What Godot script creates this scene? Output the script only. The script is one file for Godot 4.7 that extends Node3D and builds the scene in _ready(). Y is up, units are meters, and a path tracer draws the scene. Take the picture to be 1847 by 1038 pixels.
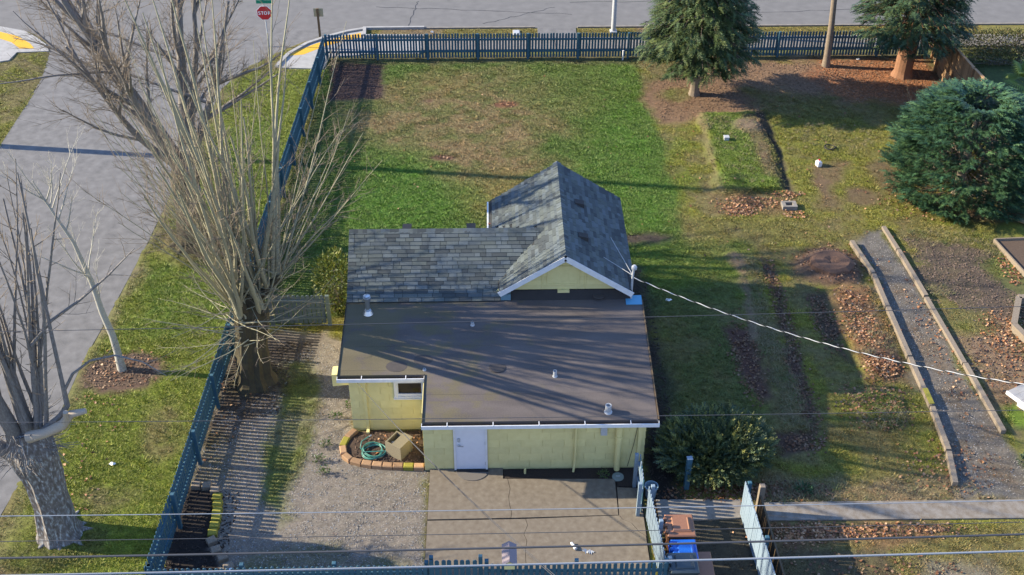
extends Node3D
# Back yard of a small yellow house seen from the air. World axes follow the house: x right, y up, -z away from the viewer. Metres.

var rng := RandomNumberGenerator.new()
var names := {}
var MT := {}
const SUN := Vector3(1.0, -0.475, 0.135)

# ---------------------------------------------------------------- mesh builder
class MB:
	var v := PackedVector3Array()
	var n := PackedVector3Array()
	var c := PackedColorArray()
	var i := PackedInt32Array()
	var col := Color(1, 1, 1)
	func tri(a: Vector3, b: Vector3, d: Vector3):
		var nn := (b - a).cross(d - a).normalized()
		var k := v.size()
		v.append(a); v.append(b); v.append(d)
		for _j in 3:
			n.append(nn); c.append(col)
		i.append(k); i.append(k + 2); i.append(k + 1)
	func quad(a: Vector3, b: Vector3, d: Vector3, e: Vector3):
		var nn := (b - a).cross(e - a).normalized()
		var k := v.size()
		v.append(a); v.append(b); v.append(d); v.append(e)
		for _j in 4:
			n.append(nn); c.append(col)
		i.append(k); i.append(k + 2); i.append(k + 1)
		i.append(k); i.append(k + 3); i.append(k + 2)
	func hexa(p: Array):   # 0-3 bottom ring, 4-7 top ring, counter-clockwise seen from above
		quad(p[3], p[2], p[1], p[0])
		quad(p[4], p[5], p[6], p[7])
		for j in 4:
			var q := (j + 1) % 4
			quad(p[j], p[q], p[q + 4], p[j + 4])
	func box(ce: Vector3, s: Vector3, b := Basis.IDENTITY):
		var h := s * 0.5
		var p := []
		for y in [-1, 1]:
			for q in [[-1, 1], [1, 1], [1, -1], [-1, -1]]:
				p.append(ce + b * Vector3(h.x * q[0], h.y * y, h.z * q[1]))
		hexa(p)
	func bev(ce: Vector3, s: Vector3, r: float, b := Basis.IDENTITY):   # box with bevelled top edges
		var h := s * 0.5
		var rings := []
		for k in 3:
			var y: float = [-h.y, h.y - r, h.y][k]
			var o: float = [0.0, 0.0, r][k]
			var ring := []
			for q in [[-1, 1], [1, 1], [1, -1], [-1, -1]]:
				ring.append(ce + b * Vector3((h.x - o) * q[0], y, (h.z - o) * q[1]))
			rings.append(ring)
		quad(rings[0][3], rings[0][2], rings[0][1], rings[0][0])
		quad(rings[2][0], rings[2][1], rings[2][2], rings[2][3])
		for k in 2:
			for j in 4:
				var q := (j + 1) % 4
				quad(rings[k][j], rings[k][q], rings[k + 1][q], rings[k + 1][j])
	func beam(a: Vector3, b: Vector3, w: float, h: float, up := Vector3.UP):
		var d := (b - a)
		var z := d.normalized()
		var x := up.cross(z).normalized()
		var y := z.cross(x)
		box((a + b) * 0.5, Vector3(w, h, d.length()), Basis(x, y, z))
	func tube(p: PackedVector3Array, r: PackedFloat32Array, sides := 6, cap := true):
		var m := p.size()
		var base := v.size()
		var ref := Vector3(0.3, 0.1, 1.0)
		for k in m:
			var t: Vector3 = (p[min(k + 1, m - 1)] - p[max(k - 1, 0)]).normalized()
			var x := ref.cross(t)
			if x.length() < 0.01:
				x = Vector3.RIGHT.cross(t)
			x = x.normalized()
			var y := t.cross(x)
			ref = y
			for j in sides:
				var a := TAU * j / sides
				var d := x * cos(a) + y * sin(a)
				v.append(p[k] + d * r[k]); n.append(d); c.append(col)
			ref = y.cross(Vector3.ZERO) + Vector3(0.3, 0.1, 1.0)
		for k in m - 1:
			for j in sides:
				var q := (j + 1) % sides
				var a0 := base + k * sides + j
				var a1 := base + k * sides + q
				var b0 := a0 + sides
				var b1 := a1 + sides
				i.append(a0); i.append(b0); i.append(a1)
				i.append(a1); i.append(b0); i.append(b1)
		if cap:
			for e in 2:
				var kk := base if e == 0 else base + (m - 1) * sides
				var ce := p[0] if e == 0 else p[m - 1]
				var nn: Vector3 = (p[0] - p[1]).normalized() if e == 0 else (p[m - 1] - p[m - 2]).normalized()
				var s0 := v.size()
				v.append(ce); n.append(nn); c.append(col)
				for j in sides:
					v.append(v[kk + j]); n.append(nn); c.append(col)
				for j in sides:
					var q := (j + 1) % sides
					if e == 0:
						i.append(s0); i.append(s0 + 1 + j); i.append(s0 + 1 + q)
					else:
						i.append(s0); i.append(s0 + 1 + q); i.append(s0 + 1 + j)
	func rod(a: Vector3, b: Vector3, r0: float, r1 := -1.0, sides := 8):
		tube(PackedVector3Array([a, b]), PackedFloat32Array([r0, r0 if r1 < 0 else r1]), sides)
	func lathe(ce: Vector3, prof: Array, sides := 16):   # prof: [radius, height]
		for k in prof.size() - 1:
			for j in sides:
				var a := TAU * j / sides
				var b := TAU * (j + 1) / sides
				var p0: Vector2 = prof[k]
				var p1: Vector2 = prof[k + 1]
				var q0 := ce + Vector3(cos(a) * p0.x, p0.y, -sin(a) * p0.x)
				var q1 := ce + Vector3(cos(b) * p0.x, p0.y, -sin(b) * p0.x)
				var q2 := ce + Vector3(cos(b) * p1.x, p1.y, -sin(b) * p1.x)
				var q3 := ce + Vector3(cos(a) * p1.x, p1.y, -sin(a) * p1.x)
				if p1.x < 0.0005:
					tri(q0, q1, q2)
				elif p0.x < 0.0005:
					tri(q0, q2, q3)
				else:
					quad(q0, q1, q2, q3)
	func slab(pts: PackedVector2Array, top: Callable, th: float):   # polygon in x,z; top(x,z) gives its height
		var q := pts
		var area := 0.0
		for k in q.size():
			var a := q[k]
			var b := q[(k + 1) % q.size()]
			area += a.x * b.y - b.x * a.y
		if area > 0:   # want counter-clockwise from above (x right, z down => negative area)
			q = q.duplicate(); q.reverse()
		var ix := Geometry2D.triangulate_polygon(q)
		for k in range(0, ix.size(), 3):
			var t := []
			for j in 3:
				var p := q[ix[k + j]]
				t.append(Vector3(p.x, top.call(p.x, p.y), p.y))
			var up: Vector3 = (t[1] - t[0]).cross(t[2] - t[0])
			if up.y < 0:
				var s: Vector3 = t[1]; t[1] = t[2]; t[2] = s
			tri(t[0], t[1], t[2])
			var dn := Vector3(0, -th, 0)
			tri(t[0] + dn, t[2] + dn, t[1] + dn)
		for k in q.size():
			var a := q[k]
			var b := q[(k + 1) % q.size()]
			var a3 := Vector3(a.x, top.call(a.x, a.y), a.y)
			var b3 := Vector3(b.x, top.call(b.x, b.y), b.y)
			var dn := Vector3(0, -th, 0)
			quad(a3 + dn, b3 + dn, b3, a3)
	func mesh(m: Material) -> ArrayMesh:
		var a := []
		a.resize(Mesh.ARRAY_MAX)
		a[Mesh.ARRAY_VERTEX] = v; a[Mesh.ARRAY_NORMAL] = n; a[Mesh.ARRAY_COLOR] = c; a[Mesh.ARRAY_INDEX] = i
		var am := ArrayMesh.new()
		am.add_surface_from_arrays(Mesh.PRIMITIVE_TRIANGLES, a)
		am.surface_set_material(0, m)
		return am

# ---------------------------------------------------------------- scene helpers
func put(o: Node3D, called: String, parent: Node) -> void:
	var k := str(parent.get_instance_id()) + called
	var c: int = names.get(k, 0)
	names[k] = c + 1
	o.name = called if c == 0 else "%s_%03d" % [called, c]
	parent.add_child(o, true)

func tag(o: Node, label: String, category: String, group := "", kind := "") -> void:
	if label: o.set_meta("label", label)
	if category: o.set_meta("category", category)
	if group: o.set_meta("group", group)
	if kind: o.set_meta("kind", kind)

func thing(called: String, label: String, category: String, at: Vector3, group := "") -> Node3D:
	var o := Node3D.new()
	put(o, called, self)
	o.position = at
	tag(o, label, category, group)
	return o

func wp(o: Node3D) -> Vector3:   # where a node sits in the world (nothing above it is turned)
	var p := Vector3.ZERO
	var k: Node = o
	while k is Node3D and k != self:
		p += (k as Node3D).position
		k = k.get_parent()
	return p

func part(mb: MB, called: String, m: Material, parent: Node3D) -> MeshInstance3D:   # mb holds world coordinates
	var o := MeshInstance3D.new()
	o.mesh = mb.mesh(m)
	put(o, called, parent)
	if parent != self:
		o.position = -wp(parent)
	return o

func inst(mesh: Mesh, called: String, parent: Node3D, t: Transform3D) -> MeshInstance3D:   # t in world coordinates
	var o := MeshInstance3D.new()
	o.mesh = mesh
	put(o, called, parent)
	if parent != self:
		t.origin -= wp(parent)
	o.transform = t
	return o

func struct(mb: MB, called: String, m: Material, label := "") -> MeshInstance3D:
	var o := part(mb, called, m, self)
	o.set_meta("kind", "structure")
	if label: o.set_meta("label", label)
	return o

func scatter(called: String, mesh: Mesh, ts: Array, cs: Array, parent: Node3D) -> MultiMeshInstance3D:
	var mm := MultiMesh.new()
	mm.transform_format = MultiMesh.TRANSFORM_3D
	mm.use_colors = true
	mm.mesh = mesh
	mm.instance_count = ts.size()
	for k in ts.size():
		mm.set_instance_transform(k, ts[k])
		mm.set_instance_color(k, cs[k])
	var o := MultiMeshInstance3D.new()
	o.multimesh = mm
	put(o, called, parent)
	if parent != self:
		o.position = -wp(parent)
	return o

func rr(a: float, b: float) -> float:
	return rng.randf_range(a, b)

func rdir() -> Vector3:
	return Vector3(rng.randfn(), rng.randfn(), rng.randfn()).normalized()

func basis_z(d: Vector3, up := Vector3.UP) -> Basis:   # z axis along d
	var z := d.normalized()
	var x := up.cross(z)
	if x.length() < 0.02: x = Vector3.RIGHT.cross(z)
	x = x.normalized()
	return Basis(x, z.cross(x), z)

# ---------------------------------------------------------------- materials
func noise_tex(size: int, f1: float, f2: float, mixv: float, cols: Array, sd: int) -> ImageTexture:
	var a := FastNoiseLite.new(); a.seed = sd; a.frequency = f1; a.fractal_octaves = 4
	var b := FastNoiseLite.new(); b.seed = sd + 7; b.frequency = f2; b.fractal_octaves = 2
	var ia := a.get_seamless_image(size, size)
	var ib := b.get_seamless_image(size, size)
	ia.convert(Image.FORMAT_L8); ib.convert(Image.FORMAT_L8)
	var da := ia.get_data()
	var db := ib.get_data()
	var lut := PackedByteArray()
	for k in 256:
		var t := k / 255.0 * (cols.size() - 1)
		var j: int = min(int(t), cols.size() - 2)
		var cc: Color = (cols[j] as Color).lerp(cols[j + 1], t - j).linear_to_srgb()
		lut.append(cc.r8); lut.append(cc.g8); lut.append(cc.b8)
	var out := PackedByteArray()
	out.resize(size * size * 3)
	for k in size * size:
		var w := int(da[k] * (1.0 - mixv) + db[k] * mixv) * 3
		out[k * 3] = lut[w]; out[k * 3 + 1] = lut[w + 1]; out[k * 3 + 2] = lut[w + 2]
	return ImageTexture.create_from_image(Image.create_from_data(size, size, false, Image.FORMAT_RGB8, out))

func L(r: float, g: float, b: float) -> Color:
	return Color(r, g, b)

func plain(c: Color, rough := 0.8, metal := 0.0, vc := false) -> StandardMaterial3D:
	var m := StandardMaterial3D.new()
	m.albedo_color = c.linear_to_srgb()
	m.roughness = rough
	m.metallic = metal
	m.vertex_color_use_as_albedo = vc
	return m

func noisy(cols: Array, sc: Vector3, rough: float, f1: float, f2: float, mixv: float, sd: int, vc := false, size := 256) -> StandardMaterial3D:
	var m := plain(L(1, 1, 1), rough, 0.0, vc)
	m.albedo_texture = noise_tex(size, f1, f2, mixv, cols, sd)
	m.uv1_triplanar = true
	m.uv1_world_triplanar = true
	m.uv1_scale = sc
	return m

func leafy(c: Color, back := 0.25) -> StandardMaterial3D:
	var m := plain(c, 0.6, 0.0, true)
	m.backlight_enabled = back > 0
	m.backlight = Color(back, back * 1.1, back * 0.3)
	m.cull_mode = BaseMaterial3D.CULL_DISABLED
	return m

func membrane_material() -> StandardMaterial3D:   # brown roll roofing, lichen-yellow where the old roof lies under the tree
	var a := FastNoiseLite.new(); a.seed = 33; a.frequency = .012; a.fractal_octaves = 5
	var b := FastNoiseLite.new(); b.seed = 34; b.frequency = .25
	var sz := 1024
	var out := PackedByteArray()
	out.resize(sz * sz * 3)
	for j in sz:
		for k in sz:
			var n := a.get_noise_2d(k * .35, j * 1.4)
			var f := b.get_noise_2d(k, j)
			var c := Vector3(.1, .084, .077) * (1.0 + .38 * n + .25 * f)
			var x := k / float(sz) * 12.0 - 6.0      # metres, house axis
			var lw := clampf((a.get_noise_2d(k * .9 + 900, j * 1.3) + f * .35) * 2.2 + (-.9 - x) * .42, 0, 1)
			c = c.lerp(Vector3(.115, .098, .05) * (1.0 + .25 * f + .2 * n), lw * .8)
			var cc := Color(c.x, c.y, c.z).linear_to_srgb()
			var q := (j * sz + k) * 3
			out[q] = cc.r8; out[q + 1] = cc.g8; out[q + 2] = cc.b8
	var m := plain(L(1, 1, 1), .85)
	m.albedo_texture = ImageTexture.create_from_image(Image.create_from_data(sz, sz, false, Image.FORMAT_RGB8, out))
	m.uv1_triplanar = true
	m.uv1_world_triplanar = true
	m.uv1_scale = Vector3.ONE / 12.0
	m.uv1_offset = Vector3(.5, 0, 0)
	return m

func make_materials() -> void:
	MT.asphalt = noisy([L(.07, .07, .07), L(.13, .128, .127), L(.17, .167, .165), L(.24, .235, .23)], Vector3.ONE * .16, .95, .012, .2, .45, 1, false, 1024)
	MT.road = noisy([L(.1, .099, .098), L(.14, .138, .136), L(.16, .157, .154), L(.2, .196, .19)], Vector3.ONE * .13, .95, .01, .2, .4, 2, false, 1024)
	MT.concrete = noisy([L(.09, .073, .054), L(.15, .124, .094), L(.18, .153, .118), L(.26, .225, .178)], Vector3.ONE * .3, .9, .014, .16, .35, 3, false, 1024)
	MT.pale_concrete = noisy([L(.24, .235, .225), L(.33, .325, .315), L(.4, .395, .38)], Vector3.ONE * .4, .9, .02, .2, .4, 4)
	MT.old_concrete = noisy([L(.14, .12, .1), L(.21, .19, .165), L(.28, .26, .24)], Vector3.ONE * .4, .9, .03, .2, .4, 5)
	MT.yellow_line = noisy([L(.55, .3, .02), L(.72, .42, .03)], Vector3.ONE, .8, .03, .2, .4, 6)
	MT.blue = noisy([L(.022, .07, .105), L(.03, .1, .148), L(.045, .13, .185)], Vector3(9, 1.2, 9), .75, .03, .2, .4, 7)
	MT.blue_worn = noisy([L(.09, .14, .19), L(.19, .26, .33), L(.29, .36, .43)], Vector3(9, 1.2, 9), .8, .03, .2, .4, 8)
	MT.gate_blue = noisy([L(.07, .1, .115), L(.12, .165, .185)], Vector3(9, 1.2, 9), .8, .03, .2, .4, 9)
	MT.siding = []
	for k in 4:
		MT.siding.append(noisy([L(.64, .57, .25) * (.95 + .03 * k), L(.74, .67, .32) * (.95 + .03 * k)], Vector3.ONE * .7, .6, .02, .15, .35, 20 + k))
	MT.yellow = noisy([L(.64, .57, .25), L(.74, .67, .32)], Vector3.ONE * .7, .6, .02, .15, .35, 30)
	MT.white = noisy([L(.62, .64, .66), L(.78, .79, .8)], Vector3.ONE * .8, .45, .02, .2, .3, 31)
	MT.door = noisy([L(.66, .69, .76), L(.72, .75, .82)], Vector3.ONE * .8, .4, .02, .2, .3, 32)
	MT.membrane = membrane_material()
	MT.dark_membrane = noisy([L(.02, .019, .019), L(.035, .033, .033)], Vector3.ONE * .5, .85, .02, .2, .3, 34)
	MT.soil = noisy([L(.012, .009, .008), L(.03, .022, .018), L(.055, .04, .03)], Vector3.ONE * 1.1, 1, .05, .3, .5, 35)
	MT.brown_soil = noisy([L(.04, .028, .02), L(.085, .058, .042), L(.14, .1, .07)], Vector3.ONE * 1.1, 1, .05, .3, .5, 36)
	MT.shingle = []
	for k in 6:
		var s: float = [.62, .82, 1.0, 1.15, 1.32, .92][k]
		var w: float = [0, .01, 0, .012, 0, .02][k]
		MT.shingle.append(noisy([L(.056 + w * .6, .07 + w * .6, .076) * s, L(.1 + w * .6, .12 + w * .6, .127) * s], Vector3.ONE * 1.6, .95, .04, .3, .6, 40 + k, false, 128))
	MT.underlay = noisy([L(.018, .02, .022), L(.03, .034, .036)], Vector3.ONE * 1.5, .95, .04, .3, .6, 47)
	MT.steel = plain(L(.62, .64, .66), .32, 0.9)
	MT.galv = noisy([L(.32, .34, .36), L(.5, .52, .54)], Vector3.ONE * 2.0, .5, .03, .2, .4, 48)
	MT.blue_flash = plain(L(.10, .33, .52), .5)
	MT.glass = plain(L(.02, .018, .016), .05)
	MT.black = plain(L(.012, .012, .013), .6)
	MT.wire = plain(L(.06, .062, .07), .5)
	MT.wire_pale = plain(L(.25, .28, .32), .5)
	MT.wire_white = plain(L(.5, .51, .51), .5)
	MT.patch = noisy([L(.05, .043, .04), L(.075, .065, .06)], Vector3.ONE, .85, .02, .2, .3, 90)
	MT.bark_twig = noisy([L(.1, .078, .06), L(.19, .155, .12), L(.27, .235, .18)], Vector3(3, 1.2, 3), .9, .03, .2, .45, 91)
	MT.timber = noisy([L(.11, .085, .062), L(.22, .18, .135), L(.32, .275, .215)], Vector3(5, 5, 1.1), .9, .03, .2, .4, 50)
	MT.cedar = []
	for k in 4:
		var s: float = [.8, 1.0, 1.15, .92][k]
		MT.cedar.append(noisy([L(.2, .115, .055) * s, L(.33, .2, .1) * s, L(.36, .27, .19) * s], Vector3(8, .9, 8), .85, .03, .2, .35, 51 + k))
	MT.brick = []
	for k in 4:
		var s: float = [.8, 1.0, 1.15, .95][k]
		MT.brick.append(noisy([L(.2, .115, .06) * s, L(.33, .2, .11) * s, L(.38, .26, .16) * s], Vector3.ONE * 2.0, .9, .04, .3, .5, 56 + k))
	MT.moss_brick = noisy([L(.16, .14, .02), L(.26, .24, .03), L(.24, .18, .07)], Vector3.ONE * 2.0, .95, .04, .3, .5, 60)
	MT.hose = plain(L(.06, .22, .18), .4)
	MT.bark_pale = noisy([L(.17, .155, .095), L(.31, .295, .2), L(.42, .4, .29)], Vector3(3, 1.2, 3), .9, .03, .2, .45, 61)
	MT.bark_grey = noisy([L(.08, .07, .065), L(.18, .165, .155), L(.34, .34, .33)], Vector3(2.6, .7, 2.6), .95, .035, .2, .35, 62)
	MT.bark_trunk = noisy([L(.03, .026, .022), L(.07, .06, .052), L(.12, .103, .092), L(.16, .14, .13), L(.45, .49, .5), L(.5, .54, .54)], Vector3(1.0, .3, 1.0), .95, .05, .22, .2, 63)
	MT.bark_moss = noisy([L(.02, .016, .012), L(.055, .042, .03), L(.07, .062, .03), L(.12, .12, .025)], Vector3(1.6, .5, 1.6), 1, .04, .22, .35, 64)
	MT.bark_birch = noisy([L(.16, .145, .11), L(.38, .37, .32), L(.5, .5, .46)], Vector3(1.2, 4, 1.2), .85, .03, .2, .3, 65)
	MT.bark_red = noisy([L(.10, .045, .025), L(.24, .12, .065), L(.34, .19, .11)], Vector3(5, .5, 5), .95, .03, .2, .35, 66)
	MT.bark_fir = noisy([L(.09, .068, .05), L(.2, .16, .12), L(.3, .26, .2)], Vector3(4, 1, 4), .95, .03, .2, .35, 67)
	MT.cut_wood = noisy([L(.3, .24, .18), L(.5, .44, .36)], Vector3(4, 4, 4), .9, .03, .2, .35, 68)
	MT.fir = leafy(L(1, 1, 1), .12)
	MT.leaf = leafy(L(1, 1, 1), .25)
	MT.grass = leafy(L(1, 1, 1), .3)
	MT.litter = plain(L(1, 1, 1), .9, 0, true)
	MT.stone = plain(L(1, 1, 1), .9, 0, true)
	MT.bin_brown = noisy([L(.22, .1, .055), L(.27, .13, .072)], Vector3.ONE * 1.5, .5, .03, .2, .3, 70)
	MT.bin_blue = noisy([L(.006, .09, .42), L(.01, .12, .5)], Vector3.ONE * 1.5, .4, .03, .2, .3, 71)
	MT.bin_grey = noisy([L(.035, .05, .058), L(.05, .068, .078)], Vector3.ONE * 1.5, .4, .03, .2, .3, 72)
	MT.bucket = plain(L(.18, .27, .34), .45)
	MT.red_sign = plain(L(.55, .02, .03), .4)
	MT.green_sign = plain(L(.0, .22, .13), .4)
	MT.sign_white = plain(L(.8, .8, .8), .4)
	MT.sign_back = plain(L(.3, .29, .2), .5)
	MT.brown_post = noisy([L(.08, .055, .03), L(.15, .105, .06)], Vector3(6, 1, 6), .9, .03, .2, .3, 73)
	MT.box_wood = noisy([L(.1, .085, .055), L(.2, .175, .12), L(.27, .245, .17)], Vector3(6, 2, 6), .9, .03, .2, .4, 74)
	MT.mail_roof = noisy([L(.2, .16, .17), L(.3, .25, .26)], Vector3(6, 6, 2), .9, .03, .2, .4, 75)
	MT.rust = plain(L(.2, .06, .03), .8)

# ---------------------------------------------------------------- ground maps
const GX0 := -28.0
const GZ0 := -62.0
const GS := 0.1
const GW := 620
const GH := 500
var g_col := PackedVector3Array()
var g_den := PackedFloat32Array()    # grass density
var g_hard := PackedByteArray()
var g_flat := PackedFloat32Array()
var g_h := PackedFloat32Array()
var n1 := FastNoiseLite.new()
var n2 := FastNoiseLite.new()
var n3 := FastNoiseLite.new()

func P(a: Array) -> PackedVector2Array:
	var o := PackedVector2Array()
	for k in range(0, a.size(), 2): o.append(Vector2(a[k], a[k + 1]))
	return o

func psd(p: Vector2, q: PackedVector2Array) -> float:   # signed distance to a polygon, negative inside
	var d := 1e9
	var ins := false
	var m := q.size()
	var j := m - 1
	for k in m:
		var e := q[j] - q[k]
		var w := p - q[k]
		var b := w - e * clampf(w.dot(e) / e.dot(e), 0.0, 1.0)
		d = minf(d, b.length_squared())
		if (q[k].y > p.y) != (q[j].y > p.y) and p.x < (q[j].x - q[k].x) * (p.y - q[k].y) / (q[j].y - q[k].y) + q[k].x:
			ins = not ins
		j = k
	return -sqrt(d) if ins else sqrt(d)

# paint a zone: colour, grass density, edge softness, strength, patchiness (0 even .. 1 broken), raise in metres, hard
func zone(pts: Array, col: Color, den: float, soft := 0.3, strength := 1.0, patch := 0.0, raise := 0.0, hard := false) -> void:
	var q := P(pts)
	var lo := q[0]
	var hi := q[0]
	for p in q:
		lo = lo.min(p); hi = hi.max(p)
	var m := soft + 0.4
	var i0 := clampi(int((lo.x - m - GX0) / GS), 0, GW - 1)
	var i1 := clampi(int((hi.x + m - GX0) / GS), 0, GW - 1)
	var j0 := clampi(int((lo.y - m - GZ0) / GS), 0, GH - 1)
	var j1 := clampi(int((hi.y + m - GZ0) / GS), 0, GH - 1)
	var cv := Vector3(col.r, col.g, col.b)
	for j in range(j0, j1 + 1):
		for k in range(i0, i1 + 1):
			var p := Vector2(GX0 + k * GS, GZ0 + j * GS)
			var at := j * GW + k
			if hard:
				var dh := psd(p, q)
				if dh < -0.12:
					g_hard[at] = 1
				if dh < 0.06:
					g_den[at] = 0.0
				g_flat[at] = minf(g_flat[at], clampf(dh / 0.5, -1.0, 1.0))
				continue
			var w2 := n2.get_noise_2d(p.x, p.y)
			var d := psd(p, q) + n1.get_noise_2d(p.x, p.y) * soft * 0.9 + w2 * 0.12
			var w := clampf(0.5 - d / soft, 0.0, 1.0)
			if w <= 0.0: continue
			if raise != 0.0:
				g_h[at] += raise * smoothstep(0.0, 1.0, w)
			w *= strength
			if patch > 0.0:
				w *= clampf(0.5 + (n3.get_noise_2d(p.x, p.y) * 1.6 + w2 * .7) * 1.2, 0.0, 1.0) * patch + 1.0 - patch
			g_col[at] = g_col[at].lerp(cv, w)
			g_den[at] = lerpf(g_den[at], den, w)

func ell(cx: float, cz: float, rx: float, rz: float, turn := 0.0) -> Array:
	var o := []
	for k in 14:
		var a := TAU * k / 14
		var x := cos(a) * rx
		var z := sin(a) * rz
		o.append(cx + x * cos(turn) - z * sin(turn)); o.append(cz + x * sin(turn) + z * cos(turn))
	return o

func ground_at(x: float, z: float) -> float:
	var fx := clampf((x - GX0) / GS, 0, GW - 1.01)
	var fz := clampf((z - GZ0) / GS, 0, GH - 1.01)
	return g_h[int(fz) * GW + int(fx)]

const STREET := [-13.7, -8.0, -13.68, -22.19, -13.44, -24.32, -13.26, -26.44, -13.23, -28.78, -13.07, -30.49, -12.89, -33.14, -12.74, -35.36, -12.61, -39.0, -12.42, -41.79, -12.38, -45.11, -12.26, -47.73, -11.59, -49.68, -10.4, -51.3, -9.5, -52.3, -8.3, -53.3, -6.6, -54.15, -23.4, -54.4, -21.9, -53.2, -21.15, -51.6, -20.72, -48.98, -20.59, -46.54, -20.54, -42.75, -20.5, -30.0, -20.4, -8.0]
const ROAD := [-200.0, -54.02, 200.0, -54.02, 200.0, -66.0, -200.0, -66.0]
const RAMP_R := [-10.05, -49.75, -9.6, -51.1, -8.9, -52.15, -8.2, -52.8, -7.2, -53.45, -6.3, -53.8, -6.3, -51.0, -7.75, -50.85, -7.9, -49.55]
const PATIO := [-1.94, -23.7, 4.05, -23.7, 4.0, -19.4, -1.95, -19.4]

func make_ground() -> void:
	n1.seed = 3; n1.frequency = 0.35; n1.fractal_octaves = 3
	n2.seed = 4; n2.frequency = 1.6; n2.fractal_octaves = 3
	n3.seed = 5; n3.frequency = 0.55; n3.fractal_octaves = 4
	g_col.resize(GW * GH); g_den.resize(GW * GH); g_hard.resize(GW * GH); g_h.resize(GW * GH); g_flat.resize(GW * GH)
	g_flat.fill(1.0)
	var moss := Vector3(.145, .155, .018)
	var dull := Vector3(.14, .105, .055)
	for j in GH:
		for k in GW:
			var x := GX0 + k * GS
			var z := GZ0 + j * GS
			var t := clampf(.5 + n3.get_noise_2d(x, z) * 1.5 + n2.get_noise_2d(x, z) * .45, 0, 1)
			g_col[j * GW + k] = dull.lerp(moss, .35 + .65 * t)
			g_den[j * GW + k] = .3 + .5 * t
	var lawn := L(.066, .118, .014)
	var bright := L(.058, .145, .008)
	var tan_ := L(.2, .15, .072)
	var dirt := L(.15, .095, .058)
	var duff := L(.25, .1, .042)
	var dark := L(.035, .024, .02)
	var mulch := L(.055, .032, .028)
	var gravel := L(.2, .175, .145)
	# strip between street and fence
	zone([-13.6, -18, -13.3, -28.8, -12.6, -39, -12.3, -47.5, -11, -49.6, -8, -49.6, -8.4, -30, -9, -18], L(.13, .165, .014), .8, .4)
	zone([-12.3, -30, -12, -36, -11.6, -44, -9, -46, -8.5, -38, -8.6, -30], L(.095, .155, .014), 1, .8, .8, .5)
	zone([-13.7, -18, -13.3, -28.8, -12.6, -39, -12.3, -47.5, -11.9, -47, -12.2, -39, -12.9, -28.8, -13.1, -18], L(.18, .145, .085), .2, .5, .85, .4)
	zone(ell(-11.9, -28.3, 1.3, 1.0), L(.12, .075, .05), .03, .35)
	zone(ell(-12, -21.2, 1.5, 1.2), L(.1, .085, .03), .4, .6, .6, .6)
	zone([-13.6, -18, -12.4, -18, -12.6, -20.2, -13.3, -20.2], dirt, .05, .4)
	zone(ell(-10.0, -25.5, .8, 1.2), L(.16, .12, .06), .3, .5, .6, .6)
	zone(ell(-11.0, -22.8, .9, .5), L(.13, .095, .06), .2, .4, .6, .6)
	zone(ell(-11.2, -35.3, 1.5, 1.3), L(.12, .085, .04), .3, .5, .8, .5)
	# front lawn
	zone([-7.8, -50.4, 6.85, -50.3, 6.7, -46, 7.0, -43.5, 6.95, -36.5, 6.7, -33, 4.0, -31, -4.5, -31, -8.2, -30.4], lawn, 1.0, .35)
	zone(ell(-1.6, -45.5, 5.0, 3.6), tan_, .65, 2.2, .85, .55)
	zone(ell(-.6, -41.2, 3.0, 2.6), tan_, .65, 1.4, .9, .5)
	zone(ell(-3.4, -47.8, 2.6, 1.3), L(.16, .14, .04), .8, 1.4, .6, .4)
	zone(ell(.3, -38.4, 1.8, 2.2), L(.17, .15, .035), .8, 1.2, .7, .5)
	zone(ell(-3.8, -38.0, 2.4, 3.6), bright, 1.0, 1.6, .9, .3)
	zone(ell(5.6, -41.5, 1.5, 8.0), bright, 1.0, 1.8, .7, .5)
	zone(ell(3.2, -47.4, 2.6, 2.4), L(.09, .125, .022), 1.0, 1.6, .7, .5)
	zone(ell(.5, -46.0, .5, .3), L(.16, .07, .035), .02, .25)
	zone(ell(-2.1, -41.4, .45, .2), L(.13, .07, .04), .1, .25)
	zone(ell(-2.9, -46.4, .3, .2), L(.13, .07, .04), .2, .25)
	zone([-7.5, -50.5, -5.2, -50.0, -4.9, -48.2, -5.0, -46.6, -7.3, -46.4], mulch, .0, .35)
	zone([-8.2, -46.6, -6.9, -46.4, -7.0, -38, -7.4, -32, -8.4, -32], L(.05, .075, .02), .6, .5, .7, .4)
	zone([-7.8, -50.9, 20.5, -50.9, 20.5, -50.1, -7.8, -50.0], L(.07, .06, .03), .3, .35, .8, .5)
	# under the conifers
	zone([6.9, -50.0, 20.9, -50.4, 20.6, -46.5, 17.0, -45.2, 12.8, -46.0, 11.1, -44.6, 8.6, -44.6, 7.0, -43.8], L(.185, .115, .068), .05, .7)
	zone([11.2, -47.3, 18.0, -47.0, 19.0, -44.6, 15.0, -43.6, 11.6, -44.3], L(.1, .1, .022), .7, .9, .9, .5)
	zone([15.3, -50.2, 20.3, -50.4, 20.4, -47.5, 18.4, -45.4, 15.1, -46.6, 14.0, -48.4], duff, .02, .9, .95, .2)
	zone([6.8, -50.3, 8.8, -49.9, 8.2, -48.2, 6.8, -48.0], L(.1, .12, .03), .8, .7, .8, .3)
	zone(ell(8.3, -46.9, .7, .8), L(.09, .14, .02), .9, .5, .8, .4)
	# garden
	zone([11.6, -44.8, 16.5, -43.8, 15.5, -37.0, 11.6, -37.0], L(.13, .145, .02), .85, .8, .85, .4)
	zone([9.0, -45.0, 8.85, -41, 8.8, -38.6, 11.2, -38.6, 11.5, -41.8, 11.4, -45.0], L(.088, .14, .015), 1, .4, 1, 0, .15)
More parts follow.
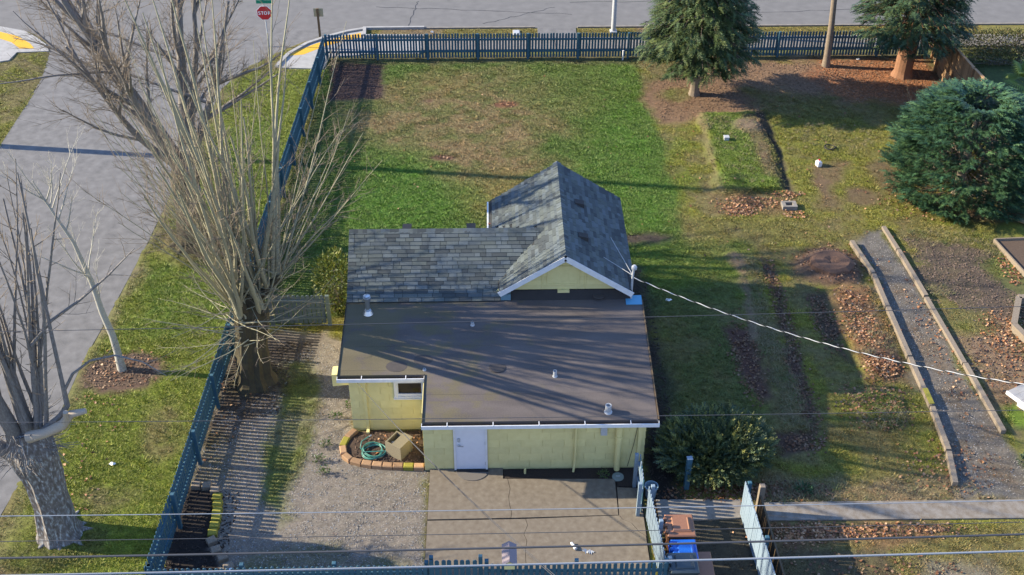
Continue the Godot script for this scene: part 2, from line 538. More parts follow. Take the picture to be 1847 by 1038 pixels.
	zone([8.85, -45.0, 8.75, -41, 8.7, -38.5, 8.9, -38.5, 8.98, -41, 9.1, -45], L(.2, .14, .085), .1, .2, .7, .5)
	zone([10.6, -44.6, 10.7, -39.6, 11.35, -39.4, 11.35, -44.8], L(.15, .1, .06), .15, .3, .9, .3)
	zone([11.25, -45.1, 11.5, -41.8, 11.3, -38.5, 11.75, -38.5, 11.95, -41.8, 11.8, -45.1], dark, .05, .25, .95, .1, -.08)
	zone(ell(10.7, -43.6, .5, .45), L(.2, .15, .1), .05, .4, .9, 0, .1)
	zone([12.7, -40.5, 14.3, -40.7, 14.0, -39.6, 13.2, -38.9, 13.2, -37.2, 12.4, -37.3], L(.14, .088, .055), .06, .5, .9, .25)
	zone(ell(14.2, -38.2, .55, .7), L(.12, .075, .05), .05, .4, .9, .2)
	zone(ell(15.6, -39.8, .6, 1.2), L(.13, .085, .055), .05, .5, .9, .3)
	zone([8.4, -38.4, 11.6, -38.4, 11.4, -36.9, 8.4, -36.9], L(.16, .09, .05), .2, .5, .8, .5)
	zone([6.6, -37.2, 14.2, -36.4, 13.0, -35, 6.8, -34.6], L(.12, .11, .035), .6, .8, .6, .6)
	zone([5.2, -35.0, 9.0, -35, 9.4, -31.5, 5.4, -31.5], L(.085, .135, .015), .95, .7, .9, .3)
	zone(ell(5.3, -35.4, 1.2, .45), L(.06, .045, .03), .1, .3)
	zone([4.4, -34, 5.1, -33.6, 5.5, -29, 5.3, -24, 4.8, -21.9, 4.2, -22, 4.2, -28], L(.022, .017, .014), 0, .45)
	zone([5.3, -32, 8.2, -32.5, 8.2, -24, 5.2, -24], L(.06, .085, .025), .8, .7, .8, .5)
	zone([7.4, -30.2, 8.3, -30.0, 8.7, -26.4, 7.9, -26.4], L(.1, .05, .035), .05, .4)
	zone([8.55, -34.2, 8.75, -33.0, 8.55, -28.6, 8.25, -25, 8.9, -24.6, 9.5, -26.2, 9.2, -29.8, 9.5, -34], L(.13, .11, .045), .55, .5, .9, .3, .08)
	zone([8.45, -34.2, 8.65, -33, 8.35, -29.5, 8.6, -29.5, 8.9, -33, 8.75, -34.2], L(.2, .14, .09), .05, .25, .9)
	zone([9.45, -34.1, 10.0, -33.8, 9.75, -28.6, 9.7, -25.2, 9.2, -24.3, 8.3, -24.2, 8.3, -24.8, 9.2, -25.2, 9.3, -28.6], L(.085, .045, .035), .05, .3, .95, .1, -.05)
	zone(ell(11.9, -33.6, 1.35, 1.2), L(.13, .07, .045), .05, .4, .9, .2)
	zone(ell(11.9, -33.5, .8, .75), L(.13, .08, .06), .02, .7, .9, 0, .2)
	zone([11.5, -32.0, 12.7, -32.0, 12.9, -28.6, 11.7, -27.3, 11.3, -29.8], L(.2, .1, .05), .2, .6, .9, .2, .12)
	zone([10.6, -31.9, 11.4, -31.9, 11.4, -29, 11.5, -27.6, 10.9, -28.5], L(.06, .035, .028), .05, .4, .9, .2)
	zone([12.2, -29.6, 13.1, -29.4, 12.9, -27.2, 12.0, -27.2], L(.09, .05, .035), .1, .4, .8, .2)
	zone(ell(11.55, -26.1, 1.0, 1.0), L(.1, .06, .04), .15, .4, .9, .2)
	zone(ell(11.6, -26.1, .65, .75), L(.075, .11, .02), .9, .5, .9, 0, .1)
	zone([9.8, -26.9, 12.9, -26.8, 12.7, -22.8, 9.2, -22.8], L(.11, .125, .018), .8, .8, .7, .5)
	zone([9.5, -25.6, 12.5, -25.0, 12.4, -24.3, 9.5, -24.6], L(.1, .07, .035), .4, .7, .7, .5)
	zone([7.5, -23.3, 14.5, -23.3, 15, -22.1, 7.3, -22.1], L(.17, .125, .072), .4, .6, .9, .4)
	# gravel path and the bare ground beside it
	zone([13.1, -35.0, 14.4, -36.0, 14.7, -31.5, 15.0, -24.8, 15.4, -22.1, 12.9, -22.3, 13.2, -26, 13.25, -31], L(.135, .125, .11), .02, .35)
	zone([13.5, -34.8, 14.5, -31.0, 14.9, -25.0, 14.6, -22.6, 13.5, -23, 13.6, -31], L(.15, .112, .07), .2, .5, .8, .75)
	zone([14.8, -35.5, 16.0, -35.9, 18.5, -34.5, 19.0, -31.0, 16.8, -30.2, 15.0, -31.5], L(.085, .062, .05), .02, .9, .95, .2)
	zone([14.9, -31.0, 17.0, -30.2, 17.4, -27.0, 15.4, -24.6, 15.1, -26], L(.19, .125, .08), .1, .6, .95, .3)
	zone(ell(15.7, -30.2, .7, .7), L(.1, .125, .02), .8, .5, .9, .4)
	zone(ell(15.7, -25.6, .45, .6), L(.085, .15, .012), 1, .3, .95)
	zone(ell(17.2, -35.8, 1.6, .9), L(.11, .14, .018), .9, .7, .9, .3)
	zone(ell(18.3, -33.0, .8, 1.8), L(.1, .13, .02), .8, .7, .8, .4)
	zone(ell(16.2, -35.6, 1.0, .6), L(.17, .155, .045), .8, .6, .8, .3)
	zone(ell(18.6, -36.9, 1.6, .5), L(.14, .09, .06), .1, .5, .9, .2)
	zone([20.5, -51, 30, -51, 30, -36, 20.9, -40, 20.6, -46], L(.05, .075, .02), .7, .8)
	zone([20.5, -52.9, 40, -52.9, 40, -50.9, 20.5, -50.9], L(.11, .12, .03), .8, .4)
	# verge along the road
	zone([-6.4, -54, 30, -54, 30, -53.0, -6.4, -53.0], L(.15, .135, .03), .7, .25)
	zone([-5.5, -54, -2.5, -54, -2.5, -53.2, -5.5, -53.2], L(.19, .14, .08), .2, .3, .9, .3)
	zone([7.2, -54, 12.4, -54, 12.4, -53.2, 7.2, -53.2], L(.2, .13, .08), .2, .4, .8, .3)
	# lane strip right of the bins and below the sidewalk
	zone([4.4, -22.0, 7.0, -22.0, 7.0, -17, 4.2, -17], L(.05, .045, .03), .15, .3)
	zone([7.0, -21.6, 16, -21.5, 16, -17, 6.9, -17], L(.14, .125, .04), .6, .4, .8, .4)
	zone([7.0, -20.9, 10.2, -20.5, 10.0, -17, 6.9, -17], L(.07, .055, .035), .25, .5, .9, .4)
	zone([11.2, -20.2, 13, -20.2, 13.4, -18, 11, -18], L(.19, .17, .14), .1, .5, .9, .3)
	zone([7.3, -21.6, 12.3, -21.55, 12.0, -20.8, 7.3, -20.6], L(.18, .1, .05), .2, .4, .9, .4)
	# gravel yard
	zone([-8.75, -18.9, -8.75, -24, -8.6, -29.8, -5.6, -30.2, -4.4, -28.8, -4.2, -25.4, -2.0, -23.7, -1.95, -18.9], gravel, .02, .3)
	zone([-8.6, -29.9, -8.75, -25, -7.6, -25.0, -6.3, -27.4, -5.7, -29.8], L(.06, .042, .028), .1, .5, .9, .3)
	zone([-6.8, -28.6, -5.9, -28.8, -5.5, -27.0, -5.4, -25.2, -6.0, -22.9, -5.4, -21.9, -5.9, -21.6, -6.7, -22.6, -6.9, -25.0, -6.6, -27], L(.1, .13, .018), .75, .4, .9, .4)
	zone([-8.6, -25.2, -7.4, -25.4, -7.2, -22.9, -8.6, -23.2], L(.085, .08, .025), .3, .6, .6, .6)
	zone(ell(-4.9, -20.5, 1.0, .55), L(.09, .11, .025), .5, .4, .8, .6)
	zone(ell(-6.2, -20.2, .6, .4), L(.09, .11, .025), .5, .4, .7, .6)
	zone(ell(-3.3, -20.0, .9, .5), L(.09, .11, .025), .4, .4, .7, .6)
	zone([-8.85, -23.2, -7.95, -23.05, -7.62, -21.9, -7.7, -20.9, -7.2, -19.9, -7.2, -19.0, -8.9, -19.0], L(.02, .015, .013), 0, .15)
	zone([-4.3, -25.4, -4.5, -24.6, -4.1, -24.0, -2.05, -23.75, -2.05, -25.4], L(.07, .045, .032), 0, .2, 1, 0, .1)
	# root mounds
	zone(ell(-7.5, -27.6, .9, .8), L(.07, .06, .02), .15, .6, .8, .3, .12)
	zone(ell(-12.0, -21.2, 1.2, 1.1), L(.09, .1, .02), .4, .7, .5, .5, .1)
	zone(ell(-11.0, -35.3, 1.2, 1.1), L(.08, .07, .03), .3, .6, .5, .3, .1)
	# hard surfaces: no grass, ground tucked under them
	zone(STREET, L(.17, .165, .16), 0, .3, 1, 0, 0, true)
	zone(ROAD, L(.17, .165, .16), 0, .3, 1, 0, 0, true)
	zone(RAMP_R, L(.2, .2, .2), 0, .3, 1, 0, 0, true)
	zone(PATIO, dark, 0, .3, 1, 0, 0, true)
	zone([-6.3, -51.15, 27, -51.15, 27, -52.85, -6.3, -52.85], L(.2, .2, .2), 0, .3, 1, 0, 0, true)
	zone([7.2, -22.25, 17.5, -22.25, 17.5, -21.55, 7.2, -21.6], L(.2, .19, .17), 0, .3, 1, 0, 0, true)
	zone([4.4, -22.42, 6.75, -22.38, 6.7, -21.72, 4.4, -21.6], L(.2, .19, .17), 0, .3, 1, 0, 0, true)
	zone([2.2, -54.0, 4.1, -54.0, 4.1, -52.9, 2.2, -52.9], L(.2, .19, .17), 0, .3, 1, 0, 0, true)
	for r in [[-4.28, 4.15, -31.9, -25.4], [-2.08, 4.15, -25.5, -23.7], [0.0, 4.1, -33.2, -31.8]]:
		zone([r[0], r[3], r[1], r[3], r[1], r[2], r[0], r[2]], dark, 0, .2, 1, 0, 0, true)
	for at in GW * GH:
		var nn1 := n2.get_noise_2d((at % GW) * .19, (at / GW) * .23)
		g_col[at] *= (1.0 + .3 * g_den[at]) * (1.0 + .3 * nn1)
	# heights
	for j in GH:
		for k in GW:
			var at := j * GW + k
			var x := GX0 + k * GS
			var z := GZ0 + j * GS
			if g_flat[at] < 0.0:
				g_h[at] = lerpf(.005, -.05, clampf((-g_flat[at] * .5 - .02 + n2.get_noise_2d(x, z) * .12) / .16, 0.0, 1.0))
			else:
				g_h[at] += n1.get_noise_2d(x * .7, z * .7) * .035 + n2.get_noise_2d(x, z) * .018
				g_h[at] = lerpf(.005, g_h[at], g_flat[at])
	# colour map
	var img := Image.create(GW, GH, false, Image.FORMAT_RGB8)
	for j in GH:
		for k in GW:
			var q := g_col[j * GW + k] * (1.0 + .22 * n2.get_noise_2d(k * .37, j * .37))
			img.set_pixel(k, j, Color(q.x, q.y, q.z).linear_to_srgb())
	img.resize(GW * 2, GH * 2, Image.INTERPOLATE_CUBIC)
	var m := plain(L(1, 1, 1), 1.0)
	m.albedo_texture = ImageTexture.create_from_image(img)
	m.detail_enabled = true
	m.detail_uv_layer = BaseMaterial3D.DETAIL_UV_2
	m.detail_blend_mode = BaseMaterial3D.BLEND_MODE_MUL
	m.detail_albedo = noise_tex(512, .05, .3, .5, [L(.25, .25, .24), L(.62, .61, .6), L(1, 1, 1), L(1, 1, 1)], 80)
	var v := PackedVector3Array()
	var nn := PackedVector3Array()
	var u := PackedVector2Array()
	var u2 := PackedVector2Array()
	var ix := PackedInt32Array()
	var cw := GW / 2
	var ch := GH / 2
	for j in ch:
		for k in cw:
			var x := GX0 + k * 2 * GS
			var z := GZ0 + j * 2 * GS
			v.append(Vector3(x, g_h[j * 2 * GW + k * 2], z))
			var k0: int = max(k * 2 - 2, 0)
			var k1: int = min(k * 2 + 2, GW - 1)
			var j0: int = max(j * 2 - 2, 0)
			var j1: int = min(j * 2 + 2, GH - 1)
			nn.append(Vector3(g_h[j * 2 * GW + k0] - g_h[j * 2 * GW + k1], .4, g_h[j0 * GW + k * 2] - g_h[j1 * GW + k * 2]).normalized())
			u.append(Vector2((k * 2 + .5) / GW, (j * 2 + .5) / GH))
			u2.append(Vector2(x, z) * .45)
	for j in ch - 1:
		for k in cw - 1:
			var a := j * cw + k
			ix.append(a); ix.append(a + 1); ix.append(a + cw)
			ix.append(a + 1); ix.append(a + cw + 1); ix.append(a + cw)
	var arr := []
	arr.resize(Mesh.ARRAY_MAX)
	arr[Mesh.ARRAY_VERTEX] = v; arr[Mesh.ARRAY_NORMAL] = nn; arr[Mesh.ARRAY_TEX_UV] = u; arr[Mesh.ARRAY_TEX_UV2] = u2; arr[Mesh.ARRAY_INDEX] = ix
	var am := ArrayMesh.new()
	am.add_surface_from_arrays(Mesh.PRIMITIVE_TRIANGLES, arr)
	am.surface_set_material(0, m)
	var o := MeshInstance3D.new()
	o.mesh = am
	put(o, "ground", self)
	tag(o, "patchy green and brown yard ground round the yellow house", "", "", "structure")
	var far := MB.new()
	far.slab(P([-500, 300, 500, 300, 500, -600, -500, -600]), func(_x, _z): return -.3, .1)
	struct(far, "terrain", noisy([L(.05, .07, .02), L(.1, .1, .03), L(.13, .11, .05)], Vector3.ONE * .1, 1, .03, .2, .4, 81), "level land reaching to the horizon around the yard")

func flat(h: float) -> Callable:
	return func(_x, _z): return h

func make_roads() -> void:
	var b := MB.new()
	b.slab(P(STREET), flat(.0), .2)
	struct(b, "street", MT.asphalt, "grey side street running past the bare trees")
	b = MB.new()
	b.slab(P(ROAD), flat(-.004), .2)
	struct(b, "road", MT.road, "wide pale road beyond the long picket fence")
	b = MB.new()
	b.slab(P([-6.3, -51.15, -3.45, -51.15, -3.45, -52.85, -6.3, -52.85]), flat(.035), .1)
	struct(b, "sidewalk", MT.pale_concrete, "new white stretch of sidewalk next to the corner ramp")
	b = MB.new()
	b.slab(P([-3.43, -51.55, 27, -51.55, 27, -52.85, -3.43, -52.85]), flat(.035), .1)
	var sw := struct(b, "sidewalk", MT.old_concrete, "old grey sidewalk behind the long picket fence")
	for k in range(2, 21):
		var jb := MB.new()
		jb.box(Vector3(-6.3 + k * 1.55, .037, -52.2), Vector3(.02, .004, 1.29))
		part(jb, "joint", MT.soil, sw)
	# corner ramps
	b = MB.new()
	b.slab(P(RAMP_R), flat(.05), .2)
	var r1 := struct(b, "kerb_ramp", MT.pale_concrete, "white concrete kerb ramp at the corner of the blue fence")
	b = MB.new()
	b.slab(P([-9.75, -50.95, -9.35, -51.55, -8.5, -52.35, -7.4, -53.1, -6.5, -53.5, -6.45, -52.95, -7.2, -52.6, -8.2, -51.9, -9.0, -51.1]), flat(.054), .02)
	part(b, "tactile_strip", MT.yellow_line, r1)
	b = MB.new()
	var kp := [Vector3(-10.1, .06, -49.8), Vector3(-9.7, .06, -51.15), Vector3(-9.0, .06, -52.25), Vector3(-8.2, .06, -52.95), Vector3(-7.2, .06, -53.6), Vector3(-6.3, .06, -53.95)]
	for k in kp.size() - 1:
		b.beam(kp[k], kp[k + 1], .18, .14)
	part(b, "kerb", MT.pale_concrete, r1)
	b = MB.new()
	b.slab(P([-26, -55.2, -24.5, -54.6, -23.1, -54.05, -22.2, -53.2, -21.6, -52.5, -21.2, -51.7, -22.7, -51.6, -22.8, -50.75, -23.2, -50.6, -26, -50.6]), flat(.05), .2)
	var r2 := struct(b, "kerb_ramp", MT.pale_concrete, "white concrete kerb ramp on the far side of the side street")
	b = MB.new()
	b.slab(P([-26, -54.7, -24.3, -53.95, -23.3, -53.45, -22.4, -52.6, -22.0, -52.0, -22.7, -52.0, -23.3, -52.7, -24.1, -53.2, -26, -53.9]), flat(.054), .02)
	part(b, "tactile_strip", MT.yellow_line, r2)
	# kerb round the verge end
	b = MB.new()
	b.beam(Vector3(-6.35, .06, -54.02), Vector3(-6.3, .06, -53.15), .16, .16)
	b.beam(Vector3(-6.42, .06, -54.0), Vector3(-3.4, .06, -54.02), .14, .15)
	b.beam(Vector3(-6.3, .06, -53.1), Vector3(-3.4, .06, -53.02), .13, .14)
	struct(b, "kerb", MT.pale_concrete, "white kerb round the end of the grass verge")
	b = MB.new()
	b.beam(Vector3(-3.4, .03, -54.03), Vector3(2.1, .03, -54.03), .13, .1)
	b.beam(Vector3(4.2, .03, -54.03), Vector3(30, .03, -54.03), .13, .1)
	struct(b, "kerb", MT.old_concrete, "low worn kerb along the road")
	b = MB.new()
	b.slab(P([2.2, -54.0, 4.1, -54.0, 4.1, -52.87, 2.2, -52.87]), flat(.03), .1)
	struct(b, "driveway_apron", MT.asphalt, "short grey apron crossing the verge to the road")
	# sidewalks at the back
	b = MB.new()
	b.slab(P([7.2, -22.25, 17.5, -22.25, 17.5, -21.55, 7.2, -21.6]), flat(.05), .2)
	struct(b, "path", noisy([L(.1, .078, .055), L(.17, .142, .11), L(.22, .2, .175), L(.26, .24, .22)], Vector3.ONE * .35, .95, .02, .15, .4, 93, false, 512), "narrow worn concrete path along the leaf-strewn garden edge")
	b = MB.new()
	b.slab(P([4.4, -22.42, 6.75, -22.38, 6.7, -21.72, 4.4, -21.6]), flat(.045), .2)
	struct(b, "path", MT.old_concrete, "concrete pad striped by the gate's shadow beside the bins")
	# long cracks in the road
	for c in [[-.5, -54.6, 3.2, -56.6], [-6, -56.8, 4.0, -55.7], [9, -55.4, 22, -56.3], [-4.2, -54.3, -3.9, -57.5], [4.0, -57.2, 20.0, -57.4]]:
		var cb := MB.new()
		var a := Vector2(c[0], c[1])
		var e := Vector2(c[2], c[3])
		var n := 18
		var last := a
		for k in range(1, n + 1):
			var q := a.lerp(e, k / float(n)) + Vector2(rr(-.06, .06), rr(-.08, .08))
			cb.beam(Vector3(last.x, .0, last.y), Vector3(q.x, .0, q.y), rr(.012, .035), .004)
			last = q
		part(cb, "tar_seam", MT.black, get_node("road"))

# ---------------------------------------------------------------- patio
func wob(a: Vector2, b: Vector2, n: int, amp: float) -> PackedVector2Array:
	var o := PackedVector2Array()
	for k in n + 1:
		var q := a.lerp(b, k / float(n))
		if k > 0 and k < n: q += Vector2(rr(-amp, amp), rr(-amp, amp))
		o.append(q)
	return o

func make_patio() -> void:
	var t := thing("patio", "brownish concrete patio slab with cracks below the white door", "patio", Vector3(1, 0, -21.6))
	t.remove_meta("category")
	t.set_meta("kind", "structure")
	var base := MB.new()
	base.slab(P(PATIO), flat(.01), .05)
	part(base, "joint_bed", MT.soil, t)
	var c1 := wob(Vector2(.28, -23.27), Vector2(.35, -21.8), 7, .05)
	var c2 := wob(Vector2(.75, -21.76), Vector2(.62, -19.4), 9, .07)
	var c3 := wob(Vector2(3.32, -21.85), Vector2(3.98, -21.1), 5, .06)
	var g := .006
	var polys := []
	var a := PackedVector2Array([Vector2(-1.93, -21.78), Vector2(-1.93, -23.69), Vector2(.15, -23.69), Vector2(.15, -23.27)])
	for p in c1: a.append(p - Vector2(g, 0))
	polys.append(a)
	a = PackedVector2Array()
	for p in c1: a.append(p + Vector2(g, 0))
	a.append_array(PackedVector2Array([Vector2(3.3, -21.86), Vector2(3.32, -23.22)]))
	polys.append(a)
	a = PackedVector2Array([Vector2(-1.94, -19.41), Vector2(-1.93, -21.74)])
	for p in c2: a.append(p - Vector2(g, 0))
	polys.append(a)
	a = PackedVector2Array()
	for p in c2: a.append(p + Vector2(g, 0))
	a.append(Vector2(3.98, -19.41))
	var rev := c3.duplicate(); rev.reverse()
	for p in rev: a.append(p + Vector2(-g, g))
	polys.append(a)
	a = PackedVector2Array([Vector2(3.36, -22.9)])
	for p in c3: a.append(p + Vector2(g, -g))
	a.append(Vector2(3.99, -22.85))
	polys.append(a)
	for k in polys.size():
		var b := MB.new()
		var hh: float = [.06, .057, .05, .052, .045][k]
		b.slab(polys[k], flat(hh), .06)
		part(b, "slab", MT.concrete, t)
	var mat := thing("doormat", "dark half-round doormat on the patio under the white door", "doormat", Vector3(-.75, .06, -23.5))
	var mb := MB.new()
	var pts := PackedVector2Array()
	for k in 13:
		var an := PI * k / 12.0
		pts.append(Vector2(-.72 + cos(an) * .48, -23.64 + sin(an) * .44))
	mb.slab(pts, flat(.078), .018)
	part(mb, "mat", noisy([L(.1, .09, .08), L(.17, .155, .14)], Vector3.ONE * 2, 1, .05, .3, .5, 82), mat)
	mb = MB.new()
	mb.box(Vector3(-.72, .083, -23.6), Vector3(.9, .01, .14))
	part(mb, "rubber_edge", MT.black, mat)
	var ld := thing("drain_cover", "round grey-green lid set in the dark soil by the downspout", "cover", Vector3(3.42, 0, -23.3))
	mb = MB.new()
	mb.lathe(Vector3(3.42, 0, -23.3), [Vector2(.17, 0), Vector2(.17, .06), Vector2(.15, .075), Vector2(0, .078)], 18)
	part(mb, "rim", noisy([L(.16, .2, .18), L(.26, .3, .28)], Vector3.ONE * 2, .9, .05, .3, .5, 83), ld)
	mb = MB.new()
	mb.box(Vector3(3.42, .083, -23.3), Vector3(.12, .012, .025))
	part(mb, "handle", MT.galv, ld)
	mb = MB.new()
	mb.slab(P([.17, -23.66, 4.02, -23.66, 4.02, -22.92, 3.4, -22.95, 3.34, -23.26, .17, -23.31]), flat(.035), .03)
	struct(mb, "soil_bed", MT.soil, "strip of dark soil between patio and yellow wall")
	# litter on the slab
	var cs := thing("paper_cup", "small white cup lying on its side on the patio", "cup", Vector3(2.0, .06, -20.75))
	mb = MB.new()
	mb.rod(Vector3(1.95, .1, -20.85), Vector3(2.05, .1, -20.65), .035, .045, 10)
	part(mb, "cup", MT.sign_white, cs)
	mb = MB.new()
	mb.rod(Vector3(2.048, .1, -20.655), Vector3(2.056, .1, -20.64), .05, .05, 10)
	part(mb, "rim", MT.sign_white, cs)
	var pp := thing("paper_scrap", "crumpled pale paper scrap lying on the patio", "paper", Vector3(2.35, .06, -20.55))
	mb = MB.new()
	for k in 6:
		mb.tri(Vector3(2.2 + k * .05, .065 + rr(0, .05), -20.6 + rr(-.05, .05)), Vector3(2.26 + k * .05, .065 + rr(0, .05), -20.5 + rr(-.04, .04)), Vector3(2.3 + k * .05, .07, -20.6 + rr(-.05, .05)))
	part(mb, "paper", MT.wire_white, pp)

func _ready() -> void:
	rng.seed = 20
	# ---- camera, sky, sun, exposure
	var cam := Camera3D.new()
	cam.name = "camera"
	add_child(cam)
	cam.position = Vector3(0, 24.1, 0)
	cam.rotation_degrees = Vector3(-36.6, -1.0, 0)
	cam.fov = 27.76
	cam.far = 2000.0
	cam.current = true
	var env := Environment.new()
	env.background_mode = Environment.BG_SKY
	var sky := Sky.new()
	var sm := ProceduralSkyMaterial.new()
	sm.sky_top_color = Color(.33, .44, .62)
	sm.sky_horizon_color = Color(.72, .76, .8)
	sm.sky_curve = .12
	sm.ground_bottom_color = Color(.2, .19, .16)
	sm.ground_horizon_color = Color(.62, .66, .68)
	sky.sky_material = sm
	env.sky = sky
	env.background_energy_multiplier = 1.4
	env.tonemap_mode = Environment.TONE_MAPPER_LINEAR
	env.tonemap_exposure = 2.3
	env.sdfgi_enabled = true
	env.ssao_enabled = true
	env.ssil_enabled = true
	var we := WorldEnvironment.new()
	we.name = "environment"
	we.environment = env
	add_child(we)
	var sun := DirectionalLight3D.new()
	sun.name = "sun"
	add_child(sun)
	sun.look_at_from_position(Vector3.ZERO, SUN, Vector3.UP)
	sun.light_energy = 1.6
	sun.light_color = Color(1.0, .94, .83)
	sun.light_angular_distance = .5
	sun.shadow_enabled = true
	# ---- setting
	make_materials()
	make_ground()
	make_roads()
	make_patio()
	make_rest()

# ---------------------------------------------------------------- house
func yl(z: float) -> float:   # low-slope roof
	return 2.3 + .1 * (-23.25 - z)

func ramp(x: float, z: float) -> float:
	return yl(z)

const GR := 4.47     # gable ridge height
const GXC := 2.07
const GSL := .66
const WR := 4.13     # wing ridge
const WZ := -29.95
const WSL := .68

func yg(x: float) -> float: return GR - GSL * absf(x - GXC)
func yw(z: float) -> float: return WR - WSL * absf(z - WZ)

func siding(parent: Node3D, x0: float, x1: float, z: float, y0: float, y1: float, holes: Array) -> void:
	var row := 0
	var y := y0
	while y < y1 - .03:
		var h: float = min(.27, y1 - y)
		var x := x0 - (.3 if row % 2 == 1 else 0.0) - rr(0, .08)
		while x < x1:
			var w := .61
			var a: float = max(x, x0)
			var b: float = min(x + w, x1)
			x += w
			if b - a < .03: continue
			var segs := [[a, b]]
			for hl in holes:
				if y + h > hl[2] and y < hl[3]:
					var ns := []
					for sg in segs:
						if sg[1] <= hl[0] or sg[0] >= hl[1]: ns.append(sg)
						else:
							if sg[0] < hl[0] - .03: ns.append([sg[0], hl[0]])
							if sg[1] > hl[1] + .03: ns.append([hl[1], sg[1]])
					segs = ns
			for sg in segs:
				var mb := MB.new()
				var t := .024 + rr(0, .008)
				var u := .006
				var xa: float = sg[0] + .005
				var xb: float = sg[1] - .005
				mb.hexa([Vector3(xa, y, z + t), Vector3(xb, y, z + t), Vector3(xb, y, z), Vector3(xa, y, z), Vector3(xa, y + h, z + u), Vector3(xb, y + h, z + u), Vector3(xb, y + h, z), Vector3(xa, y + h, z)])
				part(mb, "siding_shingle", MT.siding[rng.randi() % 4], parent)
		y += .27
		row += 1

func shingle_mesh(w: float, m: Material) -> ArrayMesh:   # x across, y out of the roof, z down the slope; butt edge at +z
	var b := MB.new()
	var h := .155
	b.hexa([Vector3(0, 0, h), Vector3(w, 0, h), Vector3(w, 0, 0), Vector3(0, 0, 0), Vector3(0, .022, h), Vector3(w, .022, h), Vector3(w, .004, 0), Vector3(0, .004, 0)])
	return b.mesh(m)

